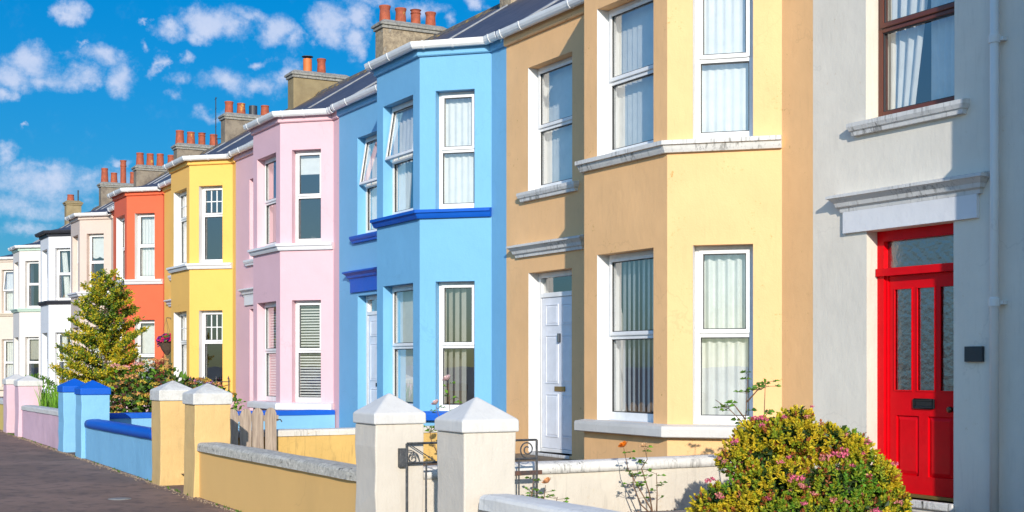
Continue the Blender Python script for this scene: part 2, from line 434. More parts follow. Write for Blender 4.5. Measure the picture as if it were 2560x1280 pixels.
# ------------------------------------------------------------------ setting
def strip(name, mat_, y0, y1, dz, x0=-140, x1=40, ny=1, curve=None):
    mb = MB(); xs = [x0 + (x1 - x0) * i / 60 for i in range(61)]
    for i in range(60):
        for j in range(ny):
            ya = y0 + (y1 - y0) * j / ny; yb = y0 + (y1 - y0) * (j + 1) / ny
            mb.quad((xs[i], ya, ground_z(xs[i]) + dz), (xs[i + 1], ya, ground_z(xs[i + 1]) + dz), (xs[i + 1], yb, ground_z(xs[i + 1]) + dz), (xs[i], yb, ground_z(xs[i]) + dz))
    o = mb.build(name, mat_, fix=False); tag(o, kind='structure'); return o
mb = MB(); mb.quad((-1500, -1500, -1.2), (1500, -1500, -1.2), (1500, 1500, -1.2), (-1500, 1500, -1.2)); tag(mb.build('ground', stone('pale_sandy_ground', (.30, .29, .27, 1), (.22, .22, .22, 1), 2, .9), fix=False), kind='structure')
strip('promenade', M_PATH, -60, -8.5, -.10)
strip('road', M_ROAD, -8.5, -.35, -.12)
strip('pavement', M_ASPH, -.2, 4.9, 0)
mb = MB()
for i in range(60):
    xa = -60 + i * 1.2; xb = xa + 1.19
    mb.hexa([(xa, -.35, ground_z(xa) - .3), (xb, -.35, ground_z(xb) - .3), (xb, -.2, ground_z(xb) - .3), (xa, -.2, ground_z(xa) - .3),
             (xa, -.35, ground_z(xa) + .004), (xb, -.35, ground_z(xb) + .004), (xb, -.2, ground_z(xb) + .004), (xa, -.2, ground_z(xa) + .004)])
tag(mb.build('kerb', M_KERB, bevel=.01), kind='structure')
# raised garden beds behind the front walls, bumpy
def garden(x0, x1, z, m):
    mb = MB(); nx = 40; ny = 28; y0 = 4.6; y1 = 9.3
    def P(i, j):
        x = x0 + (x1 - x0) * i / nx; y = y0 + (y1 - y0) * j / ny
        return (x, y, z + .025 * (mnoise.noise(Vector((x * 2.2, y * 2.2, 0))) + .5 * mnoise.noise(Vector((x * 8, y * 8, 3)))))
    for i in range(nx):
        for j in range(ny): mb.quad(P(i, j), P(i + 1, j), P(i + 1, j + 1), P(i, j + 1))
    o = mb.build('garden_ground', m, fix=False, smooth=True); tag(o, kind='structure')
BND = [-4.1, -10.3, -16.5, -22.61, -28.5, -34.3, -39.85, -44.75, -50.2, -55.4, -61.2, -67.0]
for i in range(len(BND) - 1):
    garden(BND[i + 1], BND[i], .16 + (0 if i < 5 else .1), M_SOIL)
mb = MB(); mb.box(-9.75, -8.3, 4.6, 8.72, .1, .235); tag(mb.build('path', M_PATH, bevel=.01), kind='structure')

# ------------------------------------------------------------------ houses
class Face:
    """a vertical facade panel from left point A to right point B (seen from the street)"""
    def __init__(s, A, B):
        s.A = Vector((A[0], A[1])); s.B = Vector((B[0], B[1])); s.L = (s.B - s.A).length
        s.u = (s.B - s.A) / s.L; s.n = Vector((s.u.y, -s.u.x))
    def P(s, t, d, z):
        """t along, d depth into the house (negative = proud), z height"""
        q = s.A + s.u * t - s.n * d
        return (q.x, q.y, z)
def fbox(mb, F, t0, t1, d0, d1, z0, z1, mi=0):
    mb.hexa([F.P(t0, d0, z0), F.P(t1, d0, z0), F.P(t1, d1, z0), F.P(t0, d1, z0), F.P(t0, d0, z1), F.P(t1, d0, z1), F.P(t1, d1, z1), F.P(t0, d1, z1)], mi)
def panel(mb, F, z0, z1, ops, rev=.15, revmat=1):
    ts = sorted({0, F.L} | {o[0] for o in ops} | {o[1] for o in ops}); zs = sorted({z0, z1} | {o[2] for o in ops} | {o[3] for o in ops})
    for i in range(len(ts) - 1):
        for j in range(len(zs) - 1):
            a, b, c, d = ts[i], ts[i + 1], zs[j], zs[j + 1]
            if any(o[0] <= a + 1e-6 and b <= o[1] + 1e-6 and o[2] <= c + 1e-6 and d <= o[3] + 1e-6 for o in ops): continue
            mb.quad(F.P(a, 0, c), F.P(b, 0, c), F.P(b, 0, d), F.P(a, 0, d))
    for (a, b, c, d) in ops:
        r = rev + .16
        mb.quad(F.P(a, 0, c), F.P(a, 0, d), F.P(a, r, d), F.P(a, r, c), revmat)
        mb.quad(F.P(b, 0, d), F.P(b, 0, c), F.P(b, r, c), F.P(b, r, d), revmat)
        mb.quad(F.P(a, 0, d), F.P(b, 0, d), F.P(b, r, d), F.P(a, r, d), 0)
        mb.quad(F.P(b, 0, c), F.P(a, 0, c), F.P(a, r, c), F.P(b, r, c), revmat)
def ring(mb, F, t0, t1, z0, z1, wd, d0, d1, wb=None, mi=0):
    wb = wd if wb is None else wb
    fbox(mb, F, t0, t0 + wd, d0, d1, z0, z1, mi); fbox(mb, F, t1 - wd, t1, d0, d1, z0, z1, mi)
    fbox(mb, F, t0 + wd, t1 - wd, d0, d1, z1 - wd, z1, mi); fbox(mb, F, t0 + wd, t1 - wd, d0, d1, z0, z0 + wb, mi)

def pleats(F, t0, t1, z0, z1, d, amp=.03, wl=.11, top=None, seed=0):
    """hanging cloth; top=(a,b) narrows it towards the tie at mid height"""
    mb = MB(); r = random.Random(seed); nx = max(16, int((t1 - t0) / .012)); nz = 10
    ph = [r.random() * 6.28 for _ in range(3)]
    def P(i, j):
        f = i / nx; g = j / nz
        a, b = (t0, t1) if top is None else (t0 + (top[0] - t0) * g, t1 + (top[1] - t1) * g)
        t = a + (b - a) * f
        s_ = (t1 - t0) * f
        o = amp * (math.sin(s_ / wl * 6.28 + ph[0] + .6 * math.sin(s_ * 7 + ph[1])) * (.75 + .25 * math.sin(g * 4 + ph[2])))
        return F.P(t, d + o, z0 + (z1 - z0) * g)
    for i in range(nx):
        for j in range(nz): mb.quad(P(i, j), P(i + 1, j), P(i + 1, j + 1), P(i, j + 1))
    return mb
def vslats(F, t0, t1, z0, z1, d, pitch=.095, wd=.089, ang=35, gaps=(), jitter=6, seed=1):
    mb = MB(); r = random.Random(seed); t = t0; k = 0
    while t < t1:
        if k not in gaps:
            a = R(ang + r.uniform(-jitter, jitter)); c, s_ = math.cos(a) * wd / 2, math.sin(a) * wd / 2
            lean = r.uniform(-.006, .006)
            i = len(mb.v)
            P = []
            for z, q in ((z0 + .02, lean), (z1, 0)):
                P += [F.P(t - c + q, d - s_, z), F.P(t + c + q, d + s_, z), F.P(t + c + q, d + s_ + .002, z), F.P(t - c + q, d - s_ + .002, z)]
            mb.hexa(P)
        t += pitch; k += 1
    return mb
def hslats(F, t0, t1, z0, z1, d, pitch=.05):
    mb = MB(); z = z0 + .02
    while z < z1:
        mb.hexa([F.P(t0, d, z), F.P(t1, d, z), F.P(t1, d + .028, z + .024), F.P(t0, d + .028, z + .024), F.P(t0, d, z + .003), F.P(t1, d, z + .003), F.P(t1, d + .028, z + .027), F.P(t0, d + .028, z + .027)])
        z += pitch
    return mb
def window(parent, F, op, style='sash', fm=None, dress=None, rev=.15, split=.5, open_top=0, seed=0, glass=None):
    """window frame (part) with panes and its curtain or blind (sub-parts)"""
    fm = fm or M_WHITE; t0, t1, z0, z1 = op; mb = MB(); d0 = rev; d1 = rev + .07
    fw_ = .055
    zs = z0 + (z1 - z0) * split
    ring(mb, F, t0, t1, z0, z1, fw_, d0, d1, .085)
    fbox(mb, F, t0 + fw_, t1 - fw_, d0, d1, zs - .025, zs + .025)
    # opening sash, slightly proud; hinged along its head
    sw = .04; a = R(open_top)
    ta, tb, za, zb = t0 + fw_ - .012, t1 - fw_ + .012, zs + .018, z1 - fw_ + .012
    def S(t, d, z):
        dz = z - zb; dd = d - d0
        return F.P(t, d0 + dd * math.cos(a) + dz * math.sin(a), zb + dz * math.cos(a) - dd * math.sin(a))
    def sbox(m_, a0, a1, b0, b1, c0, c1):
        m_.hexa([S(a0, b0, c0), S(a1, b0, c0), S(a1, b1, c0), S(a0, b1, c0), S(a0, b0, c1), S(a1, b0, c1), S(a1, b1, c1), S(a0, b1, c1)])
    if style != 'plain':
        e0, e1 = d0 - .018, d0 + .04
        sbox(mb, ta, ta + sw, e0, e1, za, zb); sbox(mb, tb - sw, tb, e0, e1, za, zb)
        sbox(mb, ta + sw, tb - sw, e0, e1, zb - sw, zb); sbox(mb, ta + sw, tb - sw, e0, e1, za, za + sw)
    if style == 'bars':
        for k in (1, 2):
            x = ta + sw + (tb - ta - 2 * sw) * k / 3; sbox(mb, x - .011, x + .011, d0 + .0, d0 + .03, za + sw, zb - sw)
        zc = (za + zb) / 2; sbox(mb, ta + sw, tb - sw, d0 + .001, d0 + .029, zc - .011, zc + .011)
    wn = mb.build('window', fm, parent, bevel=.006)
    # rubber gasket lines and panes
    g = MB()
    def pane(q, x0, x1, y0, y1, d):
        q.quad(F.P(x0, d, y0), F.P(x1, d, y0), F.P(x1, d, y1), F.P(x0, d, y1))
    m2 = MB(); pane(m2, t0 + fw_, t1 - fw_, z0 + .085, zs - .025, d0 + .035)
    m2.build('pane', glass or M_GLASS, wn, fix=False)
    m3 = MB()
    if style == 'plain': pane(m3, t0 + fw_, t1 - fw_, zs + .025, z1 - fw_, d0 + .035)
    else: m3.quad(S(ta + sw, d0 + .012, za + sw), S(tb - sw, d0 + .012, za + sw), S(tb - sw, d0 + .012, zb - sw), S(ta + sw, d0 + .012, zb - sw))
    m3.build('pane', glass or M_GLASS, wn, fix=False)
    gk = .009
    ring(g, F, t0 + fw_, t1 - fw_, z0 + .085, zs - .025, gk, d0 + .012, d0 + .033)
    if style != 'plain':
        x0, x1, y0, y1 = ta + sw, tb - sw, za + sw, zb - sw
        sbox(g, x0, x0 + gk, d0 - .004, d0 + .011, y0, y1); sbox(g, x1 - gk, x1, d0 - .004, d0 + .011, y0, y1)
        sbox(g, x0 + gk, x1 - gk, d0 - .004, d0 + .011, y0, y0 + gk); sbox(g, x0 + gk, x1 - gk, d0 - .004, d0 + .011, y1 - gk, y1)
    else: ring(g, F, t0 + fw_, t1 - fw_, zs + .025, z1 - fw_, gk, d0 + .012, d0 + .033)
    g.build('gasket', M_DARK, wn)
    # dressings
    x0, x1, y0, y1 = t0 + .03, t1 - .03, z0 + .08, z1 - .03
    dd = d1 + .05
    for kind in (dress or []):
        if kind == 'net': pleats(F, x0, x1, y0, y1, dd, .012, .09, seed=seed).build('curtain', M_CURT, wn, smooth=True, fix=False)
        elif kind == 'pleat': pleats(F, x0, x1, y0, y1, dd, .024, .105, seed=seed).build('curtain', M_CURT_G, wn, smooth=True, fix=False)
        elif kind == 'drapeL':
            ww = (x1 - x0); zm = y0 + (y1 - y0) * .0
            pleats(F, x0 + ww * .28, x0 + ww * .72, y0, y1, dd, .02, .07, top=(x0 + ww * .05, x0 + ww * .42), seed=seed).build('curtain', M_CURT, wn, smooth=True, fix=False)
        elif kind == 'drapeR':
            ww = (x1 - x0)
            pleats(F, x0, x0 + ww * .3, y0, y1, dd, .03, .08, top=(x0, x0 + ww * .55), seed=seed).build('curtain', M_CURT, wn, smooth=True, fix=False)
            pleats(F, x0 + ww * .5, x1, y0, y1, dd + .02, .03, .08, seed=seed + 3).build('curtain', M_CURT, wn, smooth=True, fix=False)
        elif kind == 'vblind': vslats(F, x0, x1, y0, y1, dd + .02, .098, .089, 12, seed=seed, jitter=3).build('vertical_blind', M_BLIND, wn)
        elif kind == 'vblind_open': vslats(F, x0, x1, y0, y1, dd + .01, .094, .089, -20, seed=seed).build('vertical_blind', M_BLIND, wn)
        elif kind == 'vblind_taupe': vslats(F, x0, x1, y0, y1, dd + .02, .098, .089, -20, gaps=(4,), seed=seed, jitter=16).build('vertical_blind', M_BLIND_T, wn)
        elif kind == 'venetian': hslats(F, x0, x1, y0, y1, dd - .03).build('venetian_blind', M_BLIND, wn)
        elif kind == 'roller':
            q = MB(); fbox(q, F, x0, x1, dd - .03, dd - .026, y1 - .36, y1); fbox(q, F, x0, x1, dd - .035, dd - .02, y1 - .385, y1 - .36); q.build('roller_blind', M_BLIND, wn)
        elif kind == 'scallop':
            q = MB(); nn = 24
            for i in range(nn):
                a_, b_ = x0 + (x1 - x0) * i / nn, x0 + (x1 - x0) * (i + 1) / nn
                f = lambda v: y1 - .62 - .05 * abs(math.sin((v - x0) / (x1 - x0) * math.pi * 2.0))
                q.quad(F.P(a_, dd - .03, f(a_)), F.P(b_, dd - .03, f(b_)), F.P(b_, dd - .03, y1), F.P(a_, dd - .03, y1))
            q.build('roller_blind', M_CURT, wn, fix=False)
        elif kind == 'half': 
            q = MB(); fbox(q, F, x0, x1, dd - .03, dd - .026, zs + .12, y1); q.build('roller_blind', M_BLIND_T, wn)
        elif kind == 'headboard':
            q = MB(); cx = (x0 + x1) / 2 + .08; n_ = 12
            for i in range(n_):
                a_ = math.pi * i / n_; b_ = math.pi * (i + 1) / n_
                P4 = [F.P(cx - .26 * math.cos(a_), dd + .02, y0), F.P(cx - .26 * math.cos(b_), dd + .02, y0), F.P(cx - .26 * math.cos(b_), dd + .02, y0 + .2 * math.sin(b_)), F.P(cx - .26 * math.cos(a_), dd + .02, y0 + .2 * math.sin(a_))]
                q.quad(*P4)
            q.build('headboard', plain('tan_wood', (.35, .17, .07), .5), wn, fix=False)
    return wn

def upvc_door(parent, F, t0, t1, z0, z1, letter):
    d0 = .15; mb = MB(); zt = z1 - .30
    ring(mb, F, t0, t1, z0, z1, .07, d0, d0 + .08, .05)
    fbox(mb, F, t0 + .07, t1 - .07, d0 - .004, d0 + .08, zt - .03, zt + .03)
    a, b, c, d = t0 + .075, t1 - .075, z0 + .055, zt - .035
    fr = mb.build('door_frame', M_WHITE, parent, bevel=.006)
    mb = MB(); fbox(mb, F, a, b, d0 + .012, d0 + .06, c, d)
    W_ = b - a; cols = ((a + .11, a + W_ / 2 - .045), (a + W_ / 2 + .045, b - .11))
    H = d - c
    for (x0, x1) in cols:
        for (f0, f1) in ((.075, .36), (.43, .75), (.815, .955)):
            y0, y1 = c + H * f0, c + H * f1
            ring(mb, F, x0, x1, y0, y1, .014, d0 + .002, d0 + .012)
            # raised field
            i = len(mb.v); e = .035
            o = [F.P(x0 + .014, d0 + .0118, y0 + .014), F.P(x1 - .014, d0 + .0118, y0 + .014), F.P(x1 - .014, d0 + .0118, y1 - .014), F.P(x0 + .014, d0 + .0118, y1 - .014)]
            n_ = [F.P(x0 + e, d0 + .003, y0 + e), F.P(x1 - e, d0 + .003, y0 + e), F.P(x1 - e, d0 + .003, y1 - e), F.P(x0 + e, d0 + .003, y1 - e)]
            mb.v += o + n_
            for k in range(4): mb.f.append((i + k, i + (k + 1) % 4, i + 4 + (k + 1) % 4, i + 4 + k)); mb.m.append(0)
            mb.f.append((i + 4, i + 5, i + 6, i + 7)); mb.m.append(0)
    dr_ = mb.build('door', plain('white_door_panel', (.72, .74, .80), .35), parent, fix=False)
    q = MB(); zc = c + H * .395; cx = (a + b) / 2
    fbox(q, F, cx - .13, cx + .13, d0 - .004, d0 + .012, zc - .032, zc + .032)
    q.build('letterbox', letter, dr_, bevel=.008)
    q = MB(); fbox(q, F, cx - .018, cx + .018, d0 - .03, d0 + .012, c + H * .70, c + H * .76); q.build('knocker', plain('grey_metal', (.3, .3, .3), .3, 1), dr_, bevel=.008)
    q = MB(); q.quad(F.P(t0 + .07, d0 + .04, zt + .03), F.P(t1 - .07, d0 + .04, zt + .03), F.P(t1 - .07, d0 + .04, z1 - .07), F.P(t0 + .07, d0 + .04, z1 - .07)); q.build('pane', M_GLASS, fr, fix=False)
    q = MB(); fbox(q, F, a - .03, b + .03, -.02, d0 + .1, z0 - .04, z0); q.build('door_sill', M_OLDW, parent, bevel=.01)

def red_door(parent, F, xo, z0, z1):
    """timber door; xo(x) turns a street x into panel distance"""
    RED = plain('red_gloss_paint', (.70, .002, .008), .32, 0, .1, .12)
    d0 = .13; t0, t1 = xo(-9.575), xo(-8.505); mb = MB()
    ring(mb, F, t0, t1, z0, z1, .095, d0, d0 + .1, .0001)
    zt = 2.34
    fbox(mb, F, t0 + .02, t1 - .02, d0 - .03, d0 + .06, zt - .035, zt + .035)
    fbox(mb, F, t0 + .095, t0 + .125, d0 + .02, d0 + .09, z0, zt - .035)
    fr = mb.build('door_frame', RED, parent, bevel=.007)
    a, b = xo(-9.45), xo(-8.60); c, d = z0 + .03, zt - .037; dd = d0 + .035
    lights = [(xo(-9.385), xo(-9.155)), (xo(-9.105), xo(-8.88)), (xo(-8.83), xo(-8.65))]
    L0, L1 = 1.25, 2.19
    pans = [(xo(-9.355), xo(-9.08), .49, 1.03), (xo(-8.97), xo(-8.68), .49, 1.03)]
    mb = MB(); F2 = F
    ops = [(l[0] - a, l[1] - a, L0, L1) for l in lights]
    FF = Face(F.P(a, dd, 0)[:2], F.P(b, dd, 0)[:2])
    # slab face with light openings
    panel(mb, FF, c, d, ops + [(p[0] - a, p[1] - a, p[2], p[3]) for p in pans], rev=-.135, revmat=0)
    for p in pans:
        x0, x1, y0, y1 = p[0] - a, p[1] - a, p[2], p[3]; e = .04
        i = len(mb.v)
        mb.v += [FF.P(x0, .02, y0), FF.P(x1, .02, y0), FF.P(x1, .02, y1), FF.P(x0, .02, y1), FF.P(x0 + e, .005, y0 + e), FF.P(x1 - e, .005, y0 + e), FF.P(x1 - e, .005, y1 - e), FF.P(x0 + e, .005, y1 - e)]
        for k in range(4): mb.f.append((i + k, i + (k + 1) % 4, i + 4 + (k + 1) % 4, i + 4 + k)); mb.m.append(0)
        mb.f.append((i + 4, i + 5, i + 6, i + 7)); mb.m.append(0)
    for l in ops: ring(mb, FF, l[0], l[1], l[2], l[3], .012, -.006, .004)
    dr_ = mb.build('door', RED, parent, fix=False)
    for l in ops:
        q = MB(); q.quad(FF.P(l[0], .014, L0), FF.P(l[1], .014, L0), FF.P(l[1], .014, L1), FF.P(l[0], .014, L1)); q.build('pane', M_GLASS_D, dr_, fix=False)
    q = MB(); q.quad(F.P(t0 + .095, d0 + .05, zt + .035), F.P(t1 - .095, d0 + .05, zt + .035), F.P(t1 - .095, d0 + .05, z1 - .095), F.P(t0 + .095, d0 + .05, z1 - .095)); q.build('pane', M_GLASS_D, fr, fix=False)
    q = MB(); x0, x1 = xo(-9.14), xo(-8.885)
    ring(q, F, x0, x1, 1.10, 1.185, .018, dd - .016, dd + .0); fbox(q, F, x0 + .018, x1 - .018, dd - .008, dd, 1.118, 1.167)
    q.build('letterbox', plain('black_letterbox', (.015, .015, .017), .25), dr_, bevel=.004)
    q = MB(); x0 = xo(-8.675); P0 = Vector(F.P(x0, dd, 1.10)); nn = Vector((0, -1, 0))
    q.tube([P0, P0 + nn * .02, P0 + nn * .035, P0 + nn * .055, P0 + nn * .06], [.018, .014, .028, .028, .012], 12); q.build('knob', plain('dark_brass', (.10, .08, .06), .3, 1), dr_, smooth=True)
    q = MB(); fbox(q, F, t0, t1, -.03, .2, z0 - .07, z0); q.build('door_step', paint('peeling_white_step', (.72, .70, .66), .8, .1, streak=1.0, bmp=1), parent, bevel=.012)
    q = MB(); fbox(q, F, t0 + .095, t1 - .095, d0 + .0, d0 + .06, z0, z0 + .028); q.build('weather_bar', plain('tarnished_brass', (.30, .2, .06), .5, .6), dr_)

CORN = [(-.01, 0), (.035, 0), (.04, .035), (.065, .05), (.075, .085), (.115, .125), (.13, .13), (.13, .155), (-.01, .185)]
CORN_S = [(-.01, 0), (.05, 0), (.055, .035), (.07, .045), (.085, .08), (.085, .115), (-.01, .125)]
def cornice_path(F, t0, t1):
    A = F.P(t0, .0, 0)[:2]; B = F.P(t1, .0, 0)[:2]
    return [A, B]
def cornice(parent, F, t0, t1, z, prof, m, name='cornice', k=1.0):
    """moulding with returned ends: profile scaled around the ends as stacked slabs"""
    mb = MB(); pr = prof[1:-1]
    for i in range(len(pr) - 1):
        (o0, a), (o1, b) = pr[i], pr[i + 1]
        if b - a < 1e-4: continue
        mx_ = max(o for o, _ in pr)
        e0, e1 = (mx_ - o0), (mx_ - o1)
        mb.hexa([F.P(t0 + e0, -o0, z + a), F.P(t1 - e0, -o0, z + a), F.P(t1 - e0, .01, z + a), F.P(t0 + e0, .01, z + a),
                 F.P(t0 + e1, -o1, z + b), F.P(t1 - e1, -o1, z + b), F.P(t1 - e1, .01, z + b), F.P(t0 + e1, .01, z + b)])
    o1, b = pr[-1]; bb = prof[-1][1]
    mb.hexa([F.P(t0, -o1, z + b), F.P(t1, -o1, z + b), F.P(t1, .01, z + b), F.P(t0, .01, z + b), F.P(t0 + .02, -o1 + .02, z + b + .004), F.P(t1 - .02, -o1 + .02, z + b + .004), F.P(t1 - .0, .01, z + bb), F.P(t0, .01, z + bb)])
    return mb.build(name, m, parent)

def gutter(parent, path, z, m, r=.063):
    mb = MB(); prof = []
    for k in range(9):
        a = math.pi * k / 8; prof.append((.115 - r * math.cos(a) * 1.0, z - .0 - r * math.sin(a) * 1.6))
    for k in range(8, -1, -1):
        a = math.pi * k / 8; prof.append((.115 - (r - .008) * math.cos(a), z - .0 - (r - .008) * math.sin(a) * 1.6))
    mb.sweep(path, prof)
    g = mb.build('gutter', m, parent, smooth=False)
    # unions / brackets
    q = MB(); pts = [Vector((p[0], p[1])) for p in path]; spots = []
    for k in range(len(pts) - 1):
        L = (pts[k + 1] - pts[k]).length; u = (pts[k + 1] - pts[k]) / L; n_ = Vector((u.y, -u.x))
        nb = max(1, round(L / 1.1))
        for j in range(nb):
            spots.append((pts[k] + u * L * (j + .5) / nb, u, n_, .012))
        if L > .7: spots.append((pts[k] + u * .10, u, n_, .012))
    for (c, u, n_, hw) in spots:
        pr = []
        for kk in range(9):
            a = math.pi * kk / 8; pr.append((.115 - (r + .007) * math.cos(a), z + .004 - (r + .007) * math.sin(a) * 1.6))
        for kk in range(8, -1, -1):
            a = math.pi * kk / 8; pr.append((.115 - (r + .0005) * math.cos(a), z + .004 - (r + .0005) * math.sin(a) * 1.6))
        q = MB(); q.sweep([c - u * hw, c + u * hw], pr); q.build('bracket', m, g)
    return g

def stack(parent, x, z1, mstack, pots, y0=12.3, y1=13.85, hw=.225, aerial=False, capm=None, zb=7.0):
    mb = MB(); mb.box(x - hw, x + hw, y0, y1, zb, z1 - .17)
    o = mb.build('chimney', mstack, parent, bevel=.02)
    q = MB(); e = .04; q.box(x - hw - e, x + hw + e, y0 - e, y1 + e, z1 - .17, z1 - .10); e = .075; q.box(x - hw - e, x + hw + e, y0 - e, y1 + e, z1 - .10, z1 - .04)
    q.hexa([(x - hw - .07, y0 - .07, z1 - .04), (x + hw + .07, y0 - .07, z1 - .04), (x + hw + .07, y1 + .07, z1 - .04), (x - hw - .07, y1 + .07, z1 - .04),
            (x - .15, y0 + .05, z1 + .05), (x + .15, y0 + .05, z1 + .05), (x + .15, y1 - .05, z1 + .05), (x - .15, y1 - .05, z1 + .05)])
    q.build('chimney_cap', capm or M_CONC, o, bevel=.018)
    for (yy, h, r, kind) in pots:
        q = MB(); z = z1 + .03; yy = y0 + (y1 - y0) * yy
        if kind == 'flare': pr = [(r * .98, z - .03), (r * .95, z + h * .3), (r * .86, z + h * .72), (r * .98, z + h * .9), (r * 1.02, z + h * .92), (r * 1.02, z + h), (r * .80, z + h), (r * .76, z + h * .5)]
        elif kind == 'taper': pr = [(r * 1.12, z - .03), (r * .92, z + h * .85), (r * 1.0, z + h * .9), (r * 1.0, z + h), (r * .78, z + h), (r * .78, z + h * .5)]
        elif kind == 'tall': pr = [(r * .92, z - .03), (r * .86, z + h * .72), (r * 1.0, z + h * .76), (r * .88, z + h * .82), (r * .86, z + h * .92), (r * 1.05, z + h), (r * .8, z + h), (r * .7, z + h * .5)]
        else: pr = [(r, z - .03), (r, z + h), (r * .85, z + h), (r * .8, z + h * .5)]
        mm = {'black': plain('black_pot', (.035, .04, .05), .5), 'orange': plain('orange_clay', (.62, .16, .03), .6)}.get(kind, M_TERRA)
        q.lathe(x, yy, pr, 20); p = q.build('chimney_pot', mm, o, smooth=False)
        if kind == 'orange':
            q = MB(); q.lathe(x, yy, [(r * .5, z + h), (r * .5, z + h + .05), (r * 1.3, z + h + .05), (r * 1.3, z + h + .065), (.01, z + h + .09)], 16); q.build('cowl', M_DARK, p)
    if aerial:
        q = MB(); q.tube([(x - hw - .1, y0 - .12, zb + .6), (x - hw - .1, y0 - .12, z1 + .55)], .014, 6)
        for zz, L in ((z1 + .5, .10), (z1 + .2, .06), (z1 - .1, .08), (z1 - .35, .05)): q.tube([(x - hw - .1 - L, y0 - .12, zz), (x - hw - .1 + L, y0 - .12, zz + .02)], .009, 5)
        q.tube([(x - hw - .1, y0 - .12, z1 - .7), (x - hw + .05, y0 + .03, z1 - .7)], .014, 5)
        q.build('aerial', M_DARK, o)
    return o

YW = 9.0; RIDGE_Y = 13.0; PITCH = .64
GROUP = 'painted terraced houses in one row'
def house(i, label, c, XR, XL_, XW, XC, XL, dz=0, eave=5.96, wins=None, door=None, recess=None, front=(.23, .22), cant=(.23, .79),
          zu=(3.68, 5.34), zl=(.84, 2.66), chim=None, bandh=.13, bay=True, fas=None, doorwin=True):
    Yb = YW - (XW - XC); dep = XW - XC
    T = thing('terraced_house', ((XR + XL_) / 2, YW, .16), label, 'house', GROUP)
    wins = wins or {}
    pts = [(XL_, YW), (XL - dep, YW), (XL, Yb), (XC, Yb), (XW, YW), (XR, YW)]
    Fs = [Face(pts[k], pts[k + 1]) for k in range(5)]
    zu = (zu[0] + dz, zu[1] + dz); zl = (zl[0] + dz, zl[1] + dz)
    O = [[] for _ in range(5)]
    fl = Fs[2].L; cl = Fs[3].L
    for z in (zu, zl):
        O[2].append((front[0], fl - front[1], z[0], z[1]))
        O[3].append((cant[0] * cl / 1.03, cant[1] * cl / 1.03, z[0], z[1]))
        O[1].append((cl - cant[1] * cl / 1.03, cl - cant[0] * cl / 1.03, z[0], z[1]))
    rw = None
    if recess:
        a = recess[0] - XL_
        rw = (a, a + recess[1], zu[0], zu[1]); O[0].append(rw)
        dop = (a + .01, a + recess[1] - .01, recess[2], zl[1] - .0 + (recess[3] if len(recess) > 3 else 0)); O[0].append(dop)
    mb = MB(); zb, zt = -.2, eave
    for F, o in zip(Fs, O): panel(mb, F, zb, zt, o)
    # party walls, rear wall, floors and the rear of the rooms
    for x in (XR, XL_):
        xx = x - .004 if x == XR else x + .004
        mb.quad((xx, YW, zb), (xx, RIDGE_Y * 2 - YW, zb), (xx, RIDGE_Y * 2 - YW, zt), (xx, YW, zt), 2)
        mb.tri((xx, YW, zt), (xx, RIDGE_Y * 2 - YW, zt), (xx, RIDGE_Y, zt + PITCH * (RIDGE_Y - YW)), 2)
    mb.quad((XR, RIDGE_Y * 2 - YW, zb), (XL_, RIDGE_Y * 2 - YW, zb), (XL_, RIDGE_Y * 2 - YW, zt), (XR, RIDGE_Y * 2 - YW, zt), 0)
    for zf in (.3 + dz, 3.1 + dz, eave - .05):
        ins = [(XL_, YW + .01), (XL - dep + .01, YW + .01), (XL + .01, Yb + .01), (XC - .01, Yb + .01), (XW - .01, YW + .01), (XR, YW + .01)]
        i0 = len(mb.v); P = [(p[0], p[1], zf) for p in ins] + [(XR, 12.4, zf), (XL_, 12.4, zf)]
        mb.v += P; mb.f.append(tuple(range(i0, i0 + len(P)))); mb.m.append(2)
    mb.quad((XR, 12.4, zb), (XL_, 12.4, zb), (XL_, 12.4, zt), (XR, 12.4, zt), 2)
    xm = XL - dep - .05
    mb.quad((xm, YW + .02, zb), (xm, 12.4, zb), (xm, 12.4, zt), (xm, YW + .02, zt), 2)
    mb.build('wall', [c['wall'], c.get('rev', c['wall']), M_INT], T, fix=False)
    # windows
    dft = {'uf': ['vblind'], 'uc': ['net'], 'lf': ['vblind'], 'lc': ['net'], 'ul': ['net'], 'll': ['net'], 'ur': ['vblind']}
    st = wins.get('style', 'sash'); sp = wins.get('split', .5); fm = wins.get('frame')
    for key, k, z in (('uf', 2, 0), ('lf', 2, 1), ('uc', 3, 0), ('lc', 3, 1), ('ul', 1, 0), ('ll', 1, 1)):
        if key == 'ul' or key == 'll':
            if i > 1: continue
        op = O[k][z]
        window(T, Fs[k], op, st, fm, wins.get(key, dft[key]), split=sp, open_top=wins.get('open_' + key, 0), seed=i * 10 + z + k * 3)
    if rw: window(T, Fs[0], rw, st if st != 'bars' else 'sash', fm, wins.get('ur', dft['ur']), split=.5, open_top=wins.get('open_ur', 0), seed=i * 10 + 7)
    # sill band round the bay
    bp = [pts[1], pts[2], pts[3], pts[4]]
    def inset(path):   # start and stop the moulding at the wall
        return path
    q = MB(); z = zu[0]
    q.sweep(bp, [(-.01, z), (.10, z - .012), (.10, z - .055), (.075, z - .06), (.06, z - .1), (.045, z - bandh), (-.01, z - bandh)])
    q.build('sill_band', c.get('band', M_CLEANW), T)
    q = MB(); z = zl[0]
    q.sweep(bp, [(-.01, z + .0), (.10, z - .02), (.105, z - .05), (.105, z - .125), (.09, z - .135), (-.01, z - .135)])
    q.build('sill', c.get('sill', c.get('band', M_CLEANW)), T)
    if rw:
        cornice(T, Fs[0], rw[0] - .17, rw[1] + .17, zu[0] - .125, CORN_S, c.get('band', M_CLEANW), 'sill')
    # fascia, gutter
    allp = pts
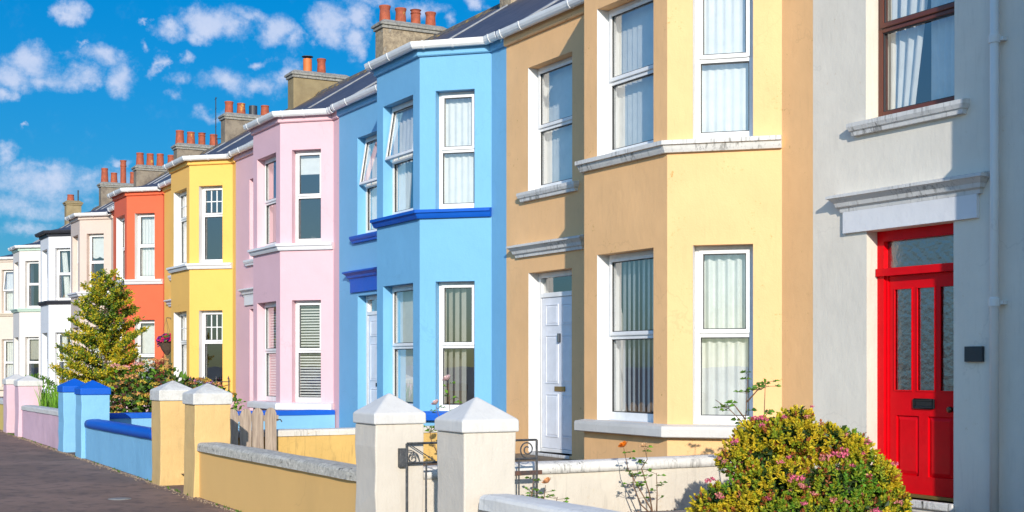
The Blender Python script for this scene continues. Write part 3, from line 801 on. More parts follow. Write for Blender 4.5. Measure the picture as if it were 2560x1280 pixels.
    q = MB(); q.sweep(allp, [(-.01, eave - .15), (.03, eave - .15), (.045, eave - .135), (.045, eave - .005), (-.01, eave - .005)]); q.build('fascia', c.get('fascia', c['wall']), T)
    gp = [(pts[0][0] + .02, YW), (pts[1][0], YW), pts[2], pts[3], pts[4], (pts[5][0] - .02, YW)]
    gutter(T, gp, eave + .035, c.get('gutter', M_GUTTER))
    # roof
    q = MB(); e = eave + .02; yf = YW - .10; zr = e + PITCH * (RIDGE_Y - yf)
    n_ = 24
    q.hexa([(XL_, yf, e - .02), (XR, yf, e - .02), (XR, RIDGE_Y, zr - .02), (XL_, RIDGE_Y, zr - .02), (XL_, yf, e), (XR, yf, e), (XR, RIDGE_Y, zr), (XL_, RIDGE_Y, zr)])
    yb_ = 2 * RIDGE_Y - yf
    q.hexa([(XL_, RIDGE_Y, zr - .02), (XR, RIDGE_Y, zr - .02), (XR, yb_, e - .02), (XL_, yb_, e - .02), (XL_, RIDGE_Y, zr), (XR, RIDGE_Y, zr), (XR, yb_, e), (XL_, yb_, e)])
    ap1 = (XC - .2, 9.35, e + PITCH * .45 + .01); ap0 = (XL + .2, 9.35, e + PITCH * .45 + .01)
    o_ = .09
    E_ = [(XL - dep - .2, YW - .06, e), (XL - .04, Yb - o_, e), (XC + .04, Yb - o_, e), (XW + .2, YW - .06, e)]
    q.tri(E_[0], E_[1], ap0); q.quad(E_[1], E_[2], ap1, ap0); q.tri(E_[2], E_[3], ap1)
    q.quad(E_[0], E_[1], E_[2], E_[3])
    rf = q.build('roof', M_SLATE, T, fix=False)
    q = MB(); k = XL_ + .02
    while k < XR - .05:
        L = min(.45, XR - k); q.hexa([(k, RIDGE_Y - .14, zr - .085), (k + L - .008, RIDGE_Y - .14, zr - .085), (k + L - .008, RIDGE_Y + .14, zr - .085), (k, RIDGE_Y + .14, zr - .085),
                                      (k, RIDGE_Y - .03, zr + .045), (k + L - .008, RIDGE_Y - .03, zr + .045), (k + L - .008, RIDGE_Y + .03, zr + .045), (k, RIDGE_Y + .03, zr + .045)])
        k += .45
    q.build('ridge_tiles', M_RIDGE, rf, bevel=.01)
    q = MB()
    x0, x1 = XL_ + .24, XL_ + .38
    s0, s1 = (YW + .1, 12.15); zz = lambda y: e + PITCH * (y - yf)
    q.hexa([(x0, s0, zz(s0) + .002), (x1, s0, zz(s0) + .002), (x1, s1, zz(s1) + .002), (x0, s1, zz(s1) + .002), (x0, s0, zz(s0) + .03), (x1, s0, zz(s0) + .03), (x1, s1, zz(s1) + .03), (x0, s1, zz(s1) + .03)])
    q.build('flashing', M_LEAD, rf)
    if chim: stack(T, *chim[0], **chim[1])
    # doorway
    if recess:
        F = Fs[0]; a, b, c0, c1 = dop; mid = (a + b) / 2
        kind = door[0]
        if kind == 'red': red_door(T, F, lambda x: x - XL_, c0, c1)
        else: upvc_door(T, F, a, b, c0, c1, door[1])
        cm = c.get('corn', c.get('band', M_CLEANW))
        cornice(T, F, mid - .94, mid + .94, 2.92 + (dz if i > 1 else 0), CORN, cm)
        if c.get('frieze'):
            q = MB(); fbox(q, F, mid - .81, mid + .81, -.035, .0, 2.72, 2.92); q.build('frieze', c['frieze'], T, bevel=.004)
    return T, Fs

tan = paint('cream_tan_paint', (.84, .50, .235), .62, .07, spots=.75, streak=.05)
W = {}
W['grey'] = dict(wall=paint('pale_grey_paint', (.76, .705, .61), .62, .07, spots=.25, streak=.06), rev=M_CREAMW, band=M_OLDW, frieze=M_CLEANW)
W['tan'] = dict(wall=tan, rev=M_WREV, band=M_OLDW, sill=M_CAPW, frieze=None)
DKB = paint('royal_blue_paint', (.004, .10, .52), .5, .1)
LTB = paint('sky_blue_paint', (.17, .42, .66), .6, .04, streak=.02)
W['blue'] = dict(wall=LTB, rev=LTB, band=DKB, frieze=DKB)
W['pink'] = dict(wall=paint('pale_pink_paint', (.72, .455, .50), .6, .04), band=M_CLEANW, frieze=M_CLEANW)
W['yellow'] = dict(wall=paint('lemon_paint', (.88, .50, .12), .6, .03), rev=M_WREV, band=M_CLEANW, frieze=None)
W['red'] = dict(wall=paint('coral_orange_paint', (.72, .13, .055), .6, .05), rev=M_WREV, band=M_CLEANW, frieze=None)
W['cream'] = dict(wall=paint('blush_cream_paint', (.62, .50, .43), .6, .04), band=M_CLEANW, frieze=None)
CHAR = paint('charcoal_paint', (.035, .036, .045), .5, .1)
W['white'] = dict(wall=paint('bright_white_paint', (.70, .70, .72), .6, .03), band=CHAR, fascia=CHAR, sill=M_CLEANW, gutter=CHAR)
MINT = paint('mint_paint', (.50, .64, .54), .6, .05)
W['mint'] = dict(wall=paint('warm_white_paint', (.68, .63, .59), .6, .03), band=MINT, fascia=MINT, sill=M_CLEANW)
W['far'] = dict(wall=paint('biscuit_cream_paint', (.66, .56, .48), .6, .04), band=paint('biscuit_trim_paint', (.6, .52, .42), .6, .04))
BRASS = plain('brass_plate', (.42, .25, .08), .35, .7)
BLK = plain('black_letterbox', (.015, .015, .017), .25)

P4 = lambda k: [(.10, .33, .125, k), (.34, .32, .125, 'flare'), (.58, .32, .12, 'tall' if k == 'x' else 'flare'), (.82, .36, .12, 'taper')]
BROWN = plain('brown_wood_frame', (.13, .035, .022), .4)
house(0, 'pale grey house with a bright red door and brown window frame, at the right', W['grey'], -4.1, -10.3, -4.38, -5.2, -6.75,
      recess=(-9.575, 1.07, .30, .06), door=('red',), wins=dict(frame=BROWN, ur=['drapeR']), zu=(3.74, 5.42), eave=5.97, fas=1)
house(1, 'cream tan house with a white panelled door, between the grey and sky blue houses', W['tan'], -10.3, -16.5, -10.76, -11.576, -13.18,
      recess=(-15.90, 1.12, .345), door=('upvc', BRASS), wins=dict(uf=['vblind'], uc=['net'], lf=['vblind_open'], lc=['pleat'], ur=['vblind']), zu=(3.78, 5.42), zl=(.885, 2.705),
      front=(.27, .245), cant=(.235, .775), eave=5.97)
house(2, 'sky blue house with royal blue sill bands and tilted open top windows', W['blue'], -16.5, -22.61, -16.93, -17.68, -19.2,
      recess=(-21.78, 1.12, .34), door=('upvc', BLK), wins=dict(uf=['drapeR'], uc=['net'], lf=['vblind'], lc=['vblind_taupe'], ur=['drapeR'], open_uf=9, open_ur=9), eave=5.98,
      chim=((-22.6, 9.2, M_ROUGHST, P4('flare')), {}))
house(3, 'pale pink house with white sill bands and a venetian blind in its lower window', W['pink'], -22.61, -28.5, -22.88, -23.61, -25.12,
      recess=(-27.58, 1.12, .38), door=('upvc', BLK), wins=dict(uf=[], uc=['roller'], lf=['venetian'], lc=['venetian']), eave=5.96, dz=-.02,
      chim=((-28.5, 9.16, M_ROUGHST, [(.09, .35, .13, 'flare'), (.34, .34, .13, 'flare'), (.58, .35, .125, 'tall'), (.82, .34, .125, 'flare')]), {}))
house(4, 'lemon yellow house with small paned top lights and white sill bands', W['yellow'], -28.5, -34.3, -28.72, -29.45, -30.94,
      recess=(-33.5, 1.12, .42), door=('upvc', BLK), wins=dict(style='bars', split=.62, uf=['net'], uc=[], lf=['net'], lc=[]), eave=5.94,
      chim=((-34.3, 9.12, M_TANST, [(.30, .36, .115, 'orange'), (.55, .40, .12, 'flare')]), {}))
house(5, 'coral orange house with white window frames, partly behind the variegated tree', W['red'], -34.3, -39.85, -34.41, -35.14, -36.5,
      recess=(-38.9, 1.12, .45), door=('upvc', BLK), wins=dict(lc=['vblind']), eave=5.89, dz=-.04,
      chim=((-40.2, 8.96, M_GREYST, [(.12, .36, .13, 'flare'), (.36, .34, .125, 'taper'), (.60, .30, .125, 'black'), (.84, .34, .125, 'taper')]), dict(aerial=True)))
house(6, 'blush cream house with a scalloped blind, behind the top of the variegated tree', W['cream'], -39.85, -44.75, -40.11, -40.84, -42.09,
      recess=(-44.2, 1.1, .45), door=('upvc', BLK), wins=dict(uc=['scallop']), eave=5.81, dz=-.08,
      chim=((-45.5, 8.80, M_GREYST, [(.10, .44, .135, 'taper'), (.34, .42, .13, 'taper'), (.58, .42, .13, 'tall'), (.84, .40, .13, 'taper')]), {}))
house(7, 'bright white house with charcoal band and charcoal eaves', W['white'], -44.75, -50.2, -44.86, -45.59, -47.0,
      recess=(-49.2, 1.1, .5), door=('upvc', BLK), wins=dict(uc=['drapeL', 'headboard'], lc=['drapeL']), eave=5.72, dz=-.14,
      chim=((-51.0, 8.78, M_GREYST, [(.12, .46, .135, 'taper'), (.36, .46, .13, 'taper'), (.60, .48, .13, 'taper'), (.86, .46, .13, 'taper')]), {}))
house(8, 'warm white house with pale mint green band and eaves', W['mint'], -50.2, -55.4, -50.35, -51.08, -52.4,
      recess=(-54.6, 1.1, .5), door=('upvc', BLK), wins=dict(uc=[], lc=['half']), eave=5.66, dz=-.19,
      chim=((-56.8, 8.82, M_GREYST, [(.12, .58, .135, 'taper'), (.36, .42, .13, 'taper'), (.60, .95, .13, 'tall'), (.86, .5, .13, 'taper')]), {}))
house(9, 'biscuit cream house at the far left edge of the row', W['far'], -55.4, -61.2, -55.55, -56.28, -57.7,
      recess=(-60.3, 1.1, .5), door=('upvc', BLK), wins=dict(open_uc=8), eave=5.60, dz=-.19,
      chim=((-63.3, 8.75, M_TANST, [(.35, .28, .15, 'taper'), (.85, .5, .03, 'black')]), dict(y0=12.2, y1=12.85, capm=M_TANST)))
house(10, 'last pale house of the row, only its slate roof in view beyond the biscuit house', W['white'], -61.2, -67.0, -61.4, -62.1, -63.6,
      recess=(-66.1, 1.1, .5), door=('upvc', BLK), eave=5.5, dz=-.25)
grey_root = [o for o in bpy.data.objects if o.get('label', '').startswith('pale grey house')][0]
# drainpipe and plaque on the grey wall
q = MB(); x, y, r = -8.005, 8.925, .036
q.tube([(x, y, .2), (x, y, 5.92)], r, 16)
dp = q.build('drainpipe', paint('pipe_grey_paint', (.74, .74, .71), .5, .04), grey_root, smooth=True)
for z in (2.0, 4.16):
    q = MB(); q.tube([(x, y, z - .03), (x, y, z + .03), (x, y, z + .035), (x, y, z + .045)], [r + .01, r + .01, r + .006, r + .001], 16)
    q.box(x - .02, x + .07, y + .02, 8.999, z - .015, z + .015); q.build('pipe_collar', MATS['pipe_grey_paint'], dp)
q = MB(); q.box(-8.365, -8.175, 8.965, 8.999, 1.515, 1.645); q.build('plaque', plain('dark_slate_plaque', (.02, .028, .035), .4), grey_root, bevel=.004)

# tan doorstep slab
tan_root = [o for o in bpy.data.objects if o.get('label', '').startswith('cream tan house')][0]
q = MB(); q.box(-16.15, -14.55, 8.55, 9.02, .12, .305); q.build('door_step', stone('mossy_step', (.26, .19, .12, 1), (.12, .085, .055, 1), 8, .95, bmp=1), tan_root, bevel=.015)

# ------------------------------------------------------------------ garden walls, pillars, gates
FY = 4.35; PW = .42
def pillar(xr, label, mshaft, mcap, gz, zb, zt, za, group, w=PW, over=.018):
    T = thing('gate_pillar', (xr - w / 2, FY + w / 2, gz), label, 'pillar', group)
    x0, x1, y0, y1 = xr - w, xr, FY, FY + w
    q = MB(); j = lambda: rnd.uniform(-.006, .006)
    n_ = 6
    # slightly uneven hand rendered shaft
    zs = [gz - .3] + [gz + (zb - gz) * k / n_ for k in range(0, n_ + 1)]
    rg = []
    for z in zs:
        i0 = len(q.v); f = .008 if z < gz + .02 else 0
        q.v += [(x0 - f + j(), y0 - f + j(), z), (x1 + f + j() * .5, y0 - f + j(), z), (x1 + f + j() * .5, y1 + j(), z), (x0 + j(), y1 + j(), z)]; rg.append(i0)
    for k in range(len(rg) - 1):
        for m_ in range(4): q.f.append((rg[k] + m_, rg[k] + (m_ + 1) % 4, rg[k + 1] + (m_ + 1) % 4, rg[k + 1] + m_)); q.m.append(0)
    q.f.append(tuple(rg[-1] + m_ for m_ in range(4))); q.m.append(0)
    q.build('shaft', mshaft, T, bevel=.012)
    q = MB(); pyr(q, x0 - over, x1 + over, y0 - over, y1 + over, zb, zt, za); q.build('cap', mcap, T, bevel=.014, seg=3)
    return T
pc = ' cap'
BLUEP = paint('pillar_blue_paint', (.21, .46, .68), .6, .06, streak=.04, bmp=.6)
TANP = paint('pillar_tan_paint', (.66, .44, .185), .65, .10, spots=.3, streak=.12, bmp=.8, spotcol=(.35, .24, .12, 1))
PINKP = paint('pillar_pink_paint', (.64, .44, .50), .65, .06, streak=.05, bmp=.5)
PG = 'square gate pillars with pyramid caps'
pillar(-8.60, 'nearest white gate pillar, right of the black iron gate, with the low white wall against it', M_PILLW, M_CAPW, ground_z(-8.6), 1.013, 1.10, 1.265, PG)
pillar(-10.15, 'second white gate pillar, where the long tan wall ends and the iron gate hangs', M_PILLW, M_CAPW, ground_z(-10.2), 1.013, 1.10, 1.265, PG)
pillar(-15.29, 'tan pillar with grey white cap, nearer of the tan pair, joined to the long tan wall', TANP, M_CAPT, 0, 1.04, 1.165, 1.285, PG)
pillar(-16.77, 'tan pillar with grey white cap, further of the tan pair, at the end of the light blue wall', TANP, M_CAPT, ground_z(-16.8), 1.05, 1.18, 1.30, PG)
pillar(-21.36, 'light blue pillar with royal blue cap, nearer of the blue pair, joined to the blue wall', BLUEP, DKB, ground_z(-21.4), 1.035, 1.135, 1.26, PG)
pillar(-22.72, 'light blue pillar with royal blue cap, further of the blue pair, at the end of the pink wall', BLUEP, DKB, ground_z(-22.7), 1.05, 1.15, 1.275, PG)
pillar(-26.97, 'pink pillar with white cap, nearer of the pink pair, joined to the pink wall', PINKP, M_CAPW, ground_z(-27), 1.09, 1.19, 1.30, PG)
pillar(-28.32, 'pink pillar with white cap, further of the pink pair, leftmost pillar', PINKP, M_CAPW, ground_z(-28.3), 1.105, 1.205, 1.315, PG)

def coping_prof(hw, h, round_=True):
    if round_:
        P = [(-hw, 0), (-hw, h * .45)]
        for k in range(1, 8):
            a = math.pi * (1 - k / 8); P.append((hw * math.cos(a) * .99, h * .45 + h * .55 * math.sin(a) ** .7))
        P += [(hw, h * .45), (hw, 0)]
        return P
    return [(-hw, 0), (-hw, h * .70), (-hw * .93, h * .87), (-hw * .72, h * .97), (0, h), (hw * .72, h * .97), (hw * .93, h * .87), (hw, h * .70), (hw, 0)]
def gwall(A, B, ztop, zbase, label, mw, mc, h=.11, hw=.125, tw=.10, rnd_=True, slope=0, wob=.006):
    """low wall from A to B; body and coping"""
    L = math.hypot(B[0] - A[0], B[1] - A[1]); mid = ((A[0] + B[0]) / 2, (A[1] + B[1]) / 2, zbase)
    T = thing('garden_wall', mid, label, 'wall', 'low garden walls')
    u = Vector((B[0] - A[0], B[1] - A[1])) / L; n_ = Vector((u.y, -u.x)); q = MB()
    k = max(2, int(L / .5)); rg = []
    for i in range(k + 1):
        p = Vector(A) + u * L * i / k; i0 = len(q.v); zt = ztop - h + slope * i / k
        zb_ = (ground_z(p.x) if zbase < .05 else zbase) - .3
        for s_, z in ((tw, zb_), (-tw, zb_), (-tw, zt), (tw, zt)):
            o = rnd.uniform(-.004, .004); c_ = p + n_ * (s_ + o); q.v.append((c_.x, c_.y, z))
        rg.append(i0)
    for i in range(k):
        for m_ in range(4): q.f.append((rg[i] + m_, rg[i] + (m_ + 1) % 4, rg[i + 1] + (m_ + 1) % 4, rg[i + 1] + m_)); q.m.append(0)
    q.f.append(tuple(rg[0] + m_ for m_ in range(4))); q.m.append(0); q.f.append(tuple(rg[-1] + m_ for m_ in range(4))); q.m.append(0)
    q.build('wall_body', mw, T)
    q = MB(); k = max(4, int(L / .22)); P = coping_prof(hw, h, rnd_); rg = []
    for i in range(k + 1):
        p = Vector(A) + u * L * i / k; i0 = len(q.v)
        end = .93 if i in (0, k) else 1
        for (o, z) in P:
            c_ = p + n_ * (o * end + rnd.uniform(-wob, wob) * .6); q.v.append((c_.x, c_.y, ztop - h + slope * i / k + z * (end if z > 0 else 1) + (rnd.uniform(-wob, wob) * .5 if z > 0 else 0)))
        rg.append(i0)
    m = len(P)
    for i in range(k):
        for j in range(m): q.f.append((rg[i] + j, rg[i] + (j + 1) % m, rg[i + 1] + (j + 1) % m, rg[i + 1] + j)); q.m.append(0)
    q.f.append(tuple(rg[0] + j for j in range(m))); q.m.append(0); q.f.append(tuple(rg[-1] + j for j in range(m))); q.m.append(0)
    q.build('coping', mc, T, smooth=rnd_)
    return T
WY = FY + .16
gwall((-15.29, WY), (-10.58, WY), .625, 0, 'long tan wall with lichened grey coping beside the pavement', paint('flat_tan_wall_paint', (.72, .44, .16), .7, .03, bmp=.25), M_COPING, h=.10, hw=.14, rnd_=False)
gwall((-8.47, WY + .02), (-3.5, WY + .02), .60, 0, 'low white rendered wall with rounded coping in the bottom right foreground', M_PILLW, paint('bright_coping_paint', (.78, .755, .71), .75, .1, streak=.2, bmp=.6), h=.11, hw=.135, rnd_=False)
gwall((-21.36, WY), (-17.2, WY), .68, 0, 'light blue wall with rounded royal blue coping beside the pavement', BLUEP, DKB, h=.13, hw=.125)
gwall((-26.97, WY), (-23.15, WY), .745, 0, 'pink wall with flat pale coping in front of the tall green blades', paint('mottled_pink_wall_paint', (.68, .46, .54), .75, .16, streak=.1, bmp=.8), M_CAPW, h=.09, hw=.12, rnd_=False)
gwall((-34.2, WY), (-28.75, WY), .80, 0, 'yellow wall with pale coping at the far left edge of the photo', paint('mustard_wall_paint', (.70, .52, .16), .7, .08), M_CAPW, h=.10, hw=.12, rnd_=False)
gwall((-41, WY), (-35, WY), .98, .1, 'far white wall with brick red stripe, beyond the pink pillars', M_PILLW, stone('brick_red_coping', (.45, .10, .05, 1), (.32, .07, .04, 1), 12), h=.08, hw=.12, rnd_=False)
# walls between the gardens, running back to the houses
gwall((-10.46, FY + .45), (-10.46, 8.98), .645, .1, 'cream white cross wall with spotted white coping behind the orange rose', paint('stained_cream_wall_paint', (.66, .60, .51), .75, .10, spots=.35, streak=.12, bmp=.7), paint('spotted_white_coping', (.72, .70, .66), .8, .12, spots=1.0, streak=.5, bmp=.8, spotcol=(.05, .045, .04, 1)), h=.10, hw=.12)
gwall((-16.99, FY + .45), (-16.99, 8.98), .66, .1, 'yellow cross wall with stained white coping behind the wooden gate', paint('stained_yellow_wall_paint', (.66, .43, .14), .75, .12, spots=.7, streak=.25, bmp=.7), paint('stained_white_coping', (.70, .66, .60), .8, .14, spots=.7, streak=.4, bmp=.7), h=.085, hw=.12, rnd_=False)
gwall((-22.86, FY + .45), (-22.86, 8.98), .705, .1, 'light blue cross wall with flat royal blue coping below the hydrangea', BLUEP, DKB, h=.09, hw=.115, rnd_=False)
gwall((-28.62, FY + .45), (-28.62, 8.98), .80, .1, 'pink cross wall below the iron railing and the flower trough', PINKP, M_CAPW, h=.09, hw=.115, rnd_=False)

# wooden gate, open inwards
def paling_prof(w, z0, z1):
    return [(-w / 2, z0), (w / 2, z0), (w / 2, z1 - .07), (w * .38, z1 - .03), (w * .16, z1), (-w * .16, z1), (-w * .38, z1 - .03), (-w / 2, z1 - .07)]
T = thing('wooden_gate', (-16.70, 4.8, .16), 'weathered wooden paling gate standing open behind the tan pillars', 'gate')
yy = 5.80 - .168 * 6 + .02
while yy < 5.70:
    q = MB(); P = paling_prof(.146, .20, .945 + rnd.uniform(-.008, .010)); x0, x1 = -16.70, -16.678; tl = rnd.uniform(-.012, .012)
    n_ = len(P)
    for x in (x0, x1):
        for (o, z) in P: q.v.append((x, yy + .073 + o + tl * z, z))
    q.f.append(tuple(range(n_))[::-1]); q.f.append(tuple(range(n_, 2 * n_)))
    for j in range(n_): q.f.append((j, (j + 1) % n_, n_ + (j + 1) % n_, n_ + j))
    q.m = [0] * len(q.f)
    q.build('paling', M_WOOD, T, bevel=.003)
    yy += .168
for z in (.33, .78):
    q = MB(); q.box(-16.735, -16.70, 4.80, 5.83, z, z + .075); q.build('rail', M_WOOD, T, bevel=.004)
q = MB(); q.tube([(-16.69, 5.80, .80), (-16.66, 5.84, .80), (-16.66, 5.86, .77)], .008, 6); q.build('latch', M_IRON, T)

# iron gate, open inwards
def spiral(c, r0, r1, turns, a0, n=36, flip=1):
    out = []
    for i in range(n + 1):
        f = i / n; a = a0 + flip * turns * 2 * math.pi * f; r = r0 + (r1 - r0) * f
        out.append((c[0], c[1] + r * math.cos(a), c[2] + r * math.sin(a)))
    return out
GX = -10.10
T = thing('iron_gate', (GX, 4.6, .12), 'black wrought iron gate with scroll panel, open between the two white pillars', 'gate')
q = MB(); r = .0095
y0, y1, zt, zm, zb = 4.60, 5.80, .858, .70, .14
for (a, b) in (((GX, y0, zb), (GX, y0, zt)), ((GX, y1, zb), (GX, y1, zt)), ((GX, y0, zt), (GX, y1, zt)), ((GX, y0, zm), (GX, y1, zm)), ((GX, y0, zb + .05), (GX, y1, zb + .05))):
    q.tube([a, b], r * (1.3 if a[1] == b[1] else 1.0), 4)
q.build('frame', M_IRON, T)
for k in range(1, 7):
    y = y0 + (y1 - y0) * k / 7; q = MB(); q.tube([(GX, y, zb + .05), (GX, y, zm)], r * .8, 6); q.build('bar', M_IRON, T)
hh = (zt - zm); cz = (zt + zm) / 2
for (yc, fl) in ((y0 + .34, 1), (y0 + .60, -1), (y0 + .86, 1), (y1 - .09, -1)):
    q = MB(); q.tube(spiral((GX, yc, cz), hh / 2 - .006, .018, 1.6, math.pi / 2 if fl > 0 else -math.pi / 2, 44, fl), .0065, 5); q.build('scroll', M_IRON, T)
q = MB(); q.tube(spiral((GX, y0 + .0, zm), .115, .105, .25, 0, 12), .0045, 5); q.tube(spiral((GX, y0 + .055, zm + .04), .05, .012, 1.5, 0, 30), .0045, 5)
q.tube([(GX, y0 + .02, zt - .005), (GX, y0 + .26, zm + .005)], .0045, 5); q.build('scroll', M_IRON, T)
q = MB(); q.box(GX - .045, GX - .0, y0 - .06, y0 + .0, zm - .03, zm + .12); q.build('hinge', M_IRON, T, bevel=.004)
q = MB(); q.box(GX - .008, GX + .008, y1 - .25, y1 + .05, .565, .60); q.build('latch', stone('rusty_latch', (.05, .05, .055, 1), (.20, .08, .04, 1), 14, .7), T)
# narrow blue boarded gate between the blue pillars
T = thing('boarded_gate', (-22.3, FY + .2, .07), 'narrow dark blue gate shut between the two blue pillars', 'gate')
q = MB()
for k in range(6): q.box(-22.71 + k * .155, -22.71 + k * .155 + .145, FY + .30, FY + .325, .14, .98)
q.build('boards', paint('faded_blue_gate_paint', (.05, .12, .22), .6, .2), T, bevel=.003)
q = MB(); q.box(-22.71, -21.79, FY + .326, FY + .36, .25, .33); q.box(-22.71, -21.79, FY + .326, FY + .36, .8, .88); q.build('rail', MATS['faded_blue_gate_paint'], T)

# railing with finials on the pink cross wall
T = thing('iron_railing', (-28.6, 8.3, .80), 'short black iron railing with spear finials on the wall before the yellow bay', 'railing')
q = MB(); q.tube([(-28.6, 7.2, 1.13), (-28.6, 8.88, 1.13)], .011, 6); q.tube([(-28.6, 7.2, .90), (-28.6, 8.88, .90)], .009, 6); q.build('rail', M_IRON, T)
for y in (7.25, 7.52, 7.79, 8.06, 8.33, 8.6, 8.87):
    q = MB(); q.tube([(-28.6, y, .78), (-28.6, y, 1.18), (-28.6, y, 1.19), (-28.6, y, 1.215), (-28.6, y, 1.26)], [.010, .010, .024, .016, .002], 6); q.build('upright', M_IRON, T)

# drain cover in the pavement
T = thing('drain_cover', (-15.5, 3.57, ground_z(-15.5)), 'small round pale drain cover set in the brown pavement', 'drain cover')
q = MB(); q.lathe(-15.5, 3.57, [(.10, ground_z(-15.5) - .02), (.10, ground_z(-15.5) + .006), (.085, ground_z(-15.5) + .008)], 24); q.build('lid', stone('pale_metal', (.32, .31, .29, 1), (.22, .21, .2, 1), 60, .6), T)
q = MB(); q.lathe(-15.5, 3.57, [(.125, ground_z(-15.5) - .02), (.125, ground_z(-15.5) + .004), (.104, ground_z(-15.5) + .004), (.104, ground_z(-15.5) - .01)], 24); q.build('rim', stone('pale_metal', (.32, .31, .29, 1), (.22, .21, .2, 1), 60, .6), T)

# ------------------------------------------------------------------ plants
def rv(r=rnd):
    while True:
        v = Vector((r.uniform(-1, 1), r.uniform(-1, 1), r.uniform(-1, 1)))
        if .05 < v.length < 1: return v.normalized()
L_YEL = leafmat('leaf_yellow', (.70, .52, .03)); L_GOLD = leafmat('leaf_gold', (.52, .46, .025)); L_LIME = leafmat('leaf_lime', (.30, .38, .03)); L_GRN = leafmat('leaf_green', (.10, .20, .02)); L_DK = leafmat('leaf_dark_green', (.035, .075, .015))
L_RUST = leafmat('leaf_rust', (.42, .13, .04)); L_MAR = leafmat('leaf_maroon', (.09, .03, .025)); L_FRESH = leafmat('leaf_fresh', (.16, .34, .03))
BARK = stone('bark', (.14, .095, .06, 1), (.07, .05, .035, 1), 20, .9, bmp=.8); TWIG = stone('twig', (.22, .12, .07, 1), (.13, .08, .04, 1), 20, .8)
PINKF = leafmat('spirea_pink', (.66, .13, .22), .2); PINK2 = leafmat('spirea_faded', (.60, .20, .18), .2)

def flower_head(T, p, r, m, seed, up=Vector((0, 0, 1))):
    """fluffy small dome of tiny petals"""
    q = MB(); rr = random.Random(seed)
    for k in range(34):
        d = rv(rr)
        if d.dot(up) < -.2: d = -d
        b = Vector(p) + Vector((d.x, d.y, d.z * .65)) * r * rr.uniform(.55, 1)
        q.leaf(b, rv(rr), d, r * .5, r * .42, 0, .1)
    return q.build('flower_head', m, T, fix=False)

